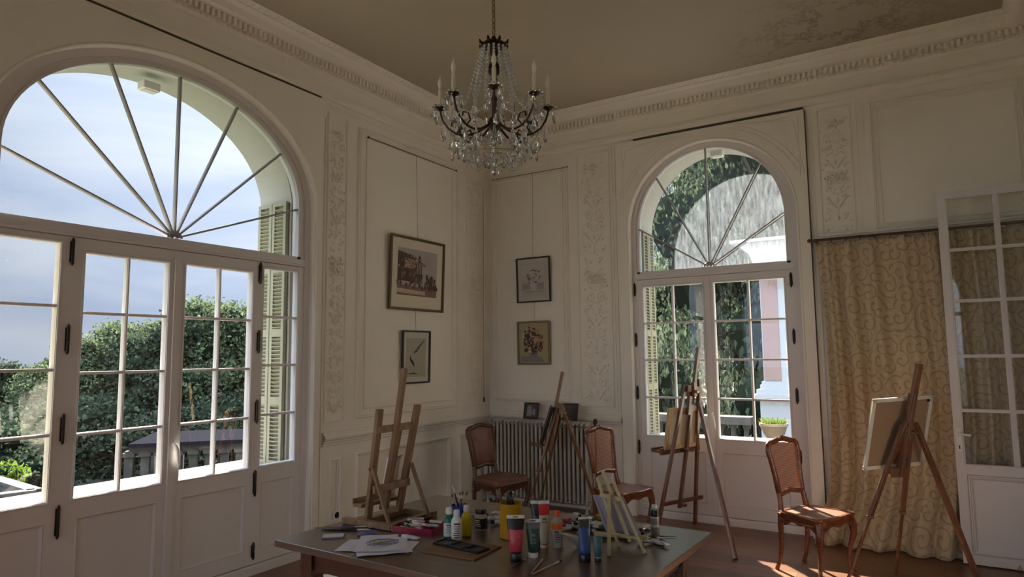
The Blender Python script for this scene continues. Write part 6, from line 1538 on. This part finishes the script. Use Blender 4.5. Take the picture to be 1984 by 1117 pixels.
# H-frame table easel
he = thing('table_easel', 'wooden H-frame table easel with a long mast at the corner of the table', 'easel', P(-2.16, 2.38))
hb = lambda nm, p, q, w, d, side=None: mbar(nm, Vector(p), Vector(q), w, d, EASW, side, he)
hb('side_rail', (-2.300, 2.235, 0.765), (-2.005, 2.245, 0.765), 0.026, 0.030, (0, 0, 1)); hb('side_rail', (-2.300, 2.515, 0.765), (-2.005, 2.525, 0.765), 0.026, 0.030, (0, 0, 1))
hb('base_bar', (-2.030, 2.225, 0.765), (-2.030, 2.540, 0.765), 0.022, 0.030, (0, 0, 1)); hb('base_bar', (-2.185, 2.25, 0.765), (-2.185, 2.51, 0.765), 0.022, 0.026, (0, 0, 1))
hb('upright', (-2.195, 2.280, 0.776), (-2.132, 2.282, 1.262), 0.034, 0.020, (0, 1, 0)); hb('upright', (-2.165, 2.452, 0.776), (-2.052, 2.452, 1.272), 0.034, 0.020, (0, 1, 0))
hb('crossbar', (-2.140, 2.265, 1.170), (-2.073, 2.465, 1.178), 0.032, 0.016, (0, 0, 1)); hb('crossbar', (-2.150, 2.265, 0.905), (-2.115, 2.465, 0.915), 0.034, 0.016, (0, 0, 1))
hb('strut', (-2.155, 2.262, 1.010), (-2.050, 2.258, 0.776), 0.018, 0.012, (0, 1, 0)); hb('strut', (-2.105, 2.470, 1.000), (-2.015, 2.480, 0.776), 0.018, 0.012, (0, 1, 0))
hb('mast', (-2.170, 2.365, 0.800), (-2.048, 2.353, 1.445), 0.026, 0.022, (0, 1, 0)); hb('mast_guide', (-2.190, 2.372, 0.800), (-2.100, 2.372, 1.165), 0.045, 0.014, (0, 1, 0))
hb('ledge', (-2.235, 2.250, 0.832), (-2.205, 2.475, 0.832), 0.016, 0.060, (0, 0, 1)); hb('ledge_lip', (-2.262, 2.250, 0.848), (-2.232, 2.475, 0.848), 0.024, 0.008, (0, 0, 1))
for p in ((-2.172, 2.262, 0.985), (-2.120, 2.470, 0.985)):
    mb = MB(); mb.ball(Vector(p)+Vector((0, 0, 0.01)), 0.008, 8, 6); mb.build('wing_nut', BRASS, he, smooth=True, world=True)
mb = MB(); mb.path([(-2.105, 2.33, 1.035), (-2.140, 2.445, 1.035)], 0.003, 6); mb.build('pin', BRASS, he, world=True)
board('small pale canvas leaning inside the H-frame easel', 'canvas', 'canvas', (Vector((-2.218, 2.385, 0.846)), Vector((-2.205, 2.455, 0.846)), Vector((-2.165, 2.455, 1.03)), Vector((-2.178, 2.385, 1.03))), 0.010, CANVAS, WHITE, fw=0.012)
# ------------------------------------------------------------------ chandelier
CX, CY = -1.64, 2.50
chd = thing('chandelier', 'dark bronze candle chandelier draped with crystal beads and drops', 'chandelier', (CX, CY, 2.30))
def CP(r, a, z): return Vector((CX+r*math.cos(a), CY+r*math.sin(a), z))
mb = MB(); mb.lathe([(0.055, 3.985), (0.055, 3.975), (0.035, 3.95), (0.012, 3.94), (0.010, 3.93)], (CX, CY, 0), 20); mb.build('ceiling_rose', BRONZE, chd, smooth=True, world=True)
ce = thing('chain', None, None); ce.parent = chd; ce.location = (0, 0, 0)
mb = MB(); z = 3.935; k = 0
while z > 2.985:
    pts = []
    for t in range(10):
        a = t*2*math.pi/10; u, w = 0.0075*math.cos(a), 0.017*math.sin(a)
        pts.append(Vector((CX+(u if k % 2 else 0), CY+(0 if k % 2 else u), z+w)))
    mb.path(pts, 0.0022, 5, closed=True); z -= 0.028; k += 1
bpy.data.objects.remove(ce)
mb.build('chain', BRASS, chd, smooth=True, world=True)
mb = MB(); mb.path([(CX+0.004, CY+0.004, 3.94), (CX+0.010, CY-0.004, 3.5), (CX+0.004, CY+0.003, 2.96)], 0.002, 5); mb.build('flex', BRASS, chd, world=True)
mb = MB(); mb.lathe([(0.008, 2.985), (0.012, 2.975), (0.010, 2.960), (0.035, 2.950), (0.058, 2.945), (0.062, 2.938), (0.040, 2.930), (0.022, 2.905), (0.014, 2.885), (0.020, 2.875)], (CX, CY, 0), 16)
for k in range(8):
    a = k*math.pi/4+0.2; mb.path([CP(0.05, a, 2.940), CP(0.068, a, 2.945), CP(0.072, a, 2.958)], [0.006, 0.008, 0.003], 6)
mb.build('crown', BRONZE, chd, smooth=True, world=True)
mb = MB(); mb.lathe([(0.012, 2.885), (0.016, 2.865), (0.024, 2.845), (0.030, 2.822), (0.024, 2.800), (0.012, 2.790), (0.018, 2.775), (0.010, 2.765), (0.010, 2.70), (0.022, 2.69), (0.012, 2.67), (0.012, 2.60), (0.026, 2.585), (0.034, 2.565), (0.030, 2.545), (0.014, 2.53), (0.008, 2.50), (0.014, 2.49), (0.001, 2.48)], (CX, CY, 0), 16)
mb.build('stem', BRONZE, chd, smooth=True, world=True)
NA = 8; RA = 0.250; A0 = R(-56.8)            # one arm points towards the open side of the room
TORCH = mat('frosted bulb', (0.80, 0.78, 0.70), 0.25)
def pend(parent_list, p, s=1.0, kind=0):
    parent_list.append((p, s, kind))
PD = []
for k in range(NA):
    a = A0+k*2*math.pi/NA
    mb = MB(); pts = []; rad = []
    for r, z, q in ((0.025, 2.560, .0065), (0.045, 2.545, .0060), (0.085, 2.520, .0055), (0.130, 2.508, .0052), (0.175, 2.515, .0050), (0.212, 2.540, .0048), (0.236, 2.575, .0048), (0.246, 2.605, .0048), (0.250, 2.628, .0052)): pts.append(CP(r, a, z)); rad.append(q)
    mb.path(pts, rad, 8)
    # small leaf scroll on the arm
    mb.path([CP(0.175, a, 2.515), CP(0.150, a, 2.545), CP(0.165, a, 2.575), CP(0.195, a, 2.570), CP(0.198, a, 2.552)], [0.004, 0.0042, 0.004, 0.0035, 0.0045], 6)
    arm = mb.build('arm', BRONZE, chd, smooth=True, world=True)
    mb = MB(); mb.lathe([(0.004, 2.622), (0.010, 2.626), (0.022, 2.634), (0.027, 2.640), (0.025, 2.642), (0.014, 2.640)], CP(RA, a, 0), 14); mb.build('drip_pan', BRONZE, arm, smooth=True, world=True)
    mb = MB(); mb.lathe([(0.010, 2.640), (0.0102, 2.642), (0.0095, 2.722), (0.008, 2.727)], CP(RA, a, 0), 12); mb.build('candle', WAX, arm, smooth=True, world=True)
    mb = MB(); mb.lathe([(0.006, 2.727), (0.0075, 2.735), (0.0125, 2.752), (0.0115, 2.766), (0.005, 2.783), (0.002, 2.795), (0.0005, 2.800)], CP(RA, a, 0), 12); mb.build('bulb', TORCH, arm, smooth=True, world=True)
    mb = MB()
    for t in range(12):
        b_ = t*math.pi/6; c = CP(RA, a, 2.636); mb.ball(c+Vector((0.034*math.cos(b_), 0.034*math.sin(b_), 0.002+0.004*(t % 2))), 0.0065, 6, 4, (1.2, 1.2, 0.8))
    mb.build('crystal_collar', CRYS, arm, world=True)
    for t in range(4):
        b_ = a+t*math.pi/2+0.6; c = CP(RA, a, 2.628); pend(PD, c+Vector((0.036*math.cos(b_), 0.036*math.sin(b_), 0)), 0.95, 0)
    pend(PD, CP(0.185, a, 2.512), 1.25, 1); pend(PD, CP(0.235, a+0.05, 2.555), 1.1, 1); pend(PD, CP(0.11, a+0.2, 2.50), 1.0, 1)
    b_ = a+math.pi/NA
    pend(PD, CP(0.10, b_, 2.655), 1.15, 1)
    pend(PD, CP(0.215, b_, 2.47), 1.0, 0)
for k in range(12): b_ = A0+k*2*math.pi/12; pend(PD, CP(0.165, b_, 2.465), 1.0, k % 2)
for k in range(8): b_ = A0+0.3+k*2*math.pi/8; pend(PD, CP(0.095, b_, 2.430), 0.9, 0)
for k in range(4): b_ = A0+k*math.pi/2; pend(PD, CP(0.040, b_, 2.415), 0.85, 1)
pm = []
for kind in (0, 1):
    m = MB()
    m.lathe([(0.0005, 0.0), (0.0035, -0.004), (0.0005, -0.010)], (0, 0, 0), 6)
    if kind == 0: m.lathe([(0.0006, -0.010), (0.006, -0.020), (0.0095, -0.034), (0.0090, -0.042), (0.004, -0.052), (0.0005, -0.055)], (0, 0, 0), 6, sy=0.6)
    else: m.lathe([(0.0006, -0.010), (0.0085, -0.024), (0.0130, -0.042), (0.0115, -0.052), (0.005, -0.062), (0.0005, -0.064)], (0, 0, 0), 8, sy=0.45)
    pm.append(m)
first = {}
for i, (p, s, kind) in enumerate(PD):
    if kind not in first:
        o = pm[kind].build('crystal_drop', CRYS, chd); first[kind] = o
    else:
        o = first[kind].copy(); COL.objects.link(o)
    o.location = p-Vector((CX, CY, 2.30)); o.scale = (s*1.25, s*1.25, s*1.12); o.rotation_euler.z = i*1.3
def strand(pts, r, name='bead_chain', sag=None, grow=0.0):
    """string of crystal beads along a curve"""
    P_ = [Vector(p) for p in pts]; seg = []
    fine = []
    for i in range(len(P_)-1):
        for t in range(12): fine.append(P_[i].lerp(P_[i+1], t/12))
    fine.append(P_[-1])
    mb = MB(); acc = 0; last = fine[0]; tot = sum((b-a).length for a, b in zip(fine, fine[1:])); run_ = 0
    rr = r
    for p in fine[1:]:
        d = (p-last).length; acc += d; run_ += d; last = p
        rr = r*(1+grow*run_/tot)
        if acc >= rr*2.15: mb.ball(p, rr, 6, 4); acc = 0
    return mb.build(name, BEAD, chd, world=True)
def cat_curve(p, q, sag, n=10):
    p, q = Vector(p), Vector(q); return [p.lerp(q, t/n)-Vector((0, 0, sag*4*(t/n)*(1-t/n))) for t in range(n+1)]
for k in range(NA):
    a = A0+k*2*math.pi/NA; an = A0+(k+1)*2*math.pi/NA; am = (a+an)/2
    strand(cat_curve(CP(0.056, a, 2.935), CP(0.130, a, 2.665), 0.012), 0.0070, grow=0.5)
    strand(cat_curve(CP(0.056, am, 2.935), CP(0.105, am, 2.670), 0.008), 0.0070, grow=0.4)
    strand(cat_curve(CP(RA-0.01, a, 2.625), CP(RA-0.01, an, 2.625), 0.085), 0.0052)
    strand(cat_curve(CP(0.225, am, 2.505), CP(0.130, am, 2.405), 0.015), 0.0052)
    strand(cat_curve(CP(0.185, a, 2.500), CP(0.100, a, 2.395), 0.020), 0.0052)
    strand(cat_curve(CP(0.135, am, 2.405), CP(0.135, am+2*math.pi/NA, 2.405), 0.040), 0.0048)
    strand(cat_curve(CP(0.130, a, 2.665), CP(0.190, am, 2.60), 0.02), 0.0048)
    if k % 2 == 0: strand(cat_curve(CP(0.105, a, 2.395), CP(0.02, a, 2.375), 0.01), 0.0048)
mb = MB(); mb.path([CP(0.135, t*math.pi/14, 2.405) for t in range(28)], 0.0018, 5, closed=True); mb.path([CP(0.100, t*math.pi/14, 2.395) for t in range(28)], 0.0016, 5, closed=True); mb.build('wire_ring', BRASS, chd, world=True)
mb = MB(); mb.path([(CX, CY, 2.49), (CX, CY, 2.385)], 0.0025, 6); mb.build('rod', BRASS, chd, world=True)
mb = MB(); mb.ball((CX, CY, 2.372), 0.012, 8, 6); mb.lathe([(0.001, 2.360), (0.012, 2.352), (0.020, 2.336), (0.018, 2.326), (0.001, 2.318)], (CX, CY, 0), 10); mb.build('bottom_drop', CRYS, chd, world=True)
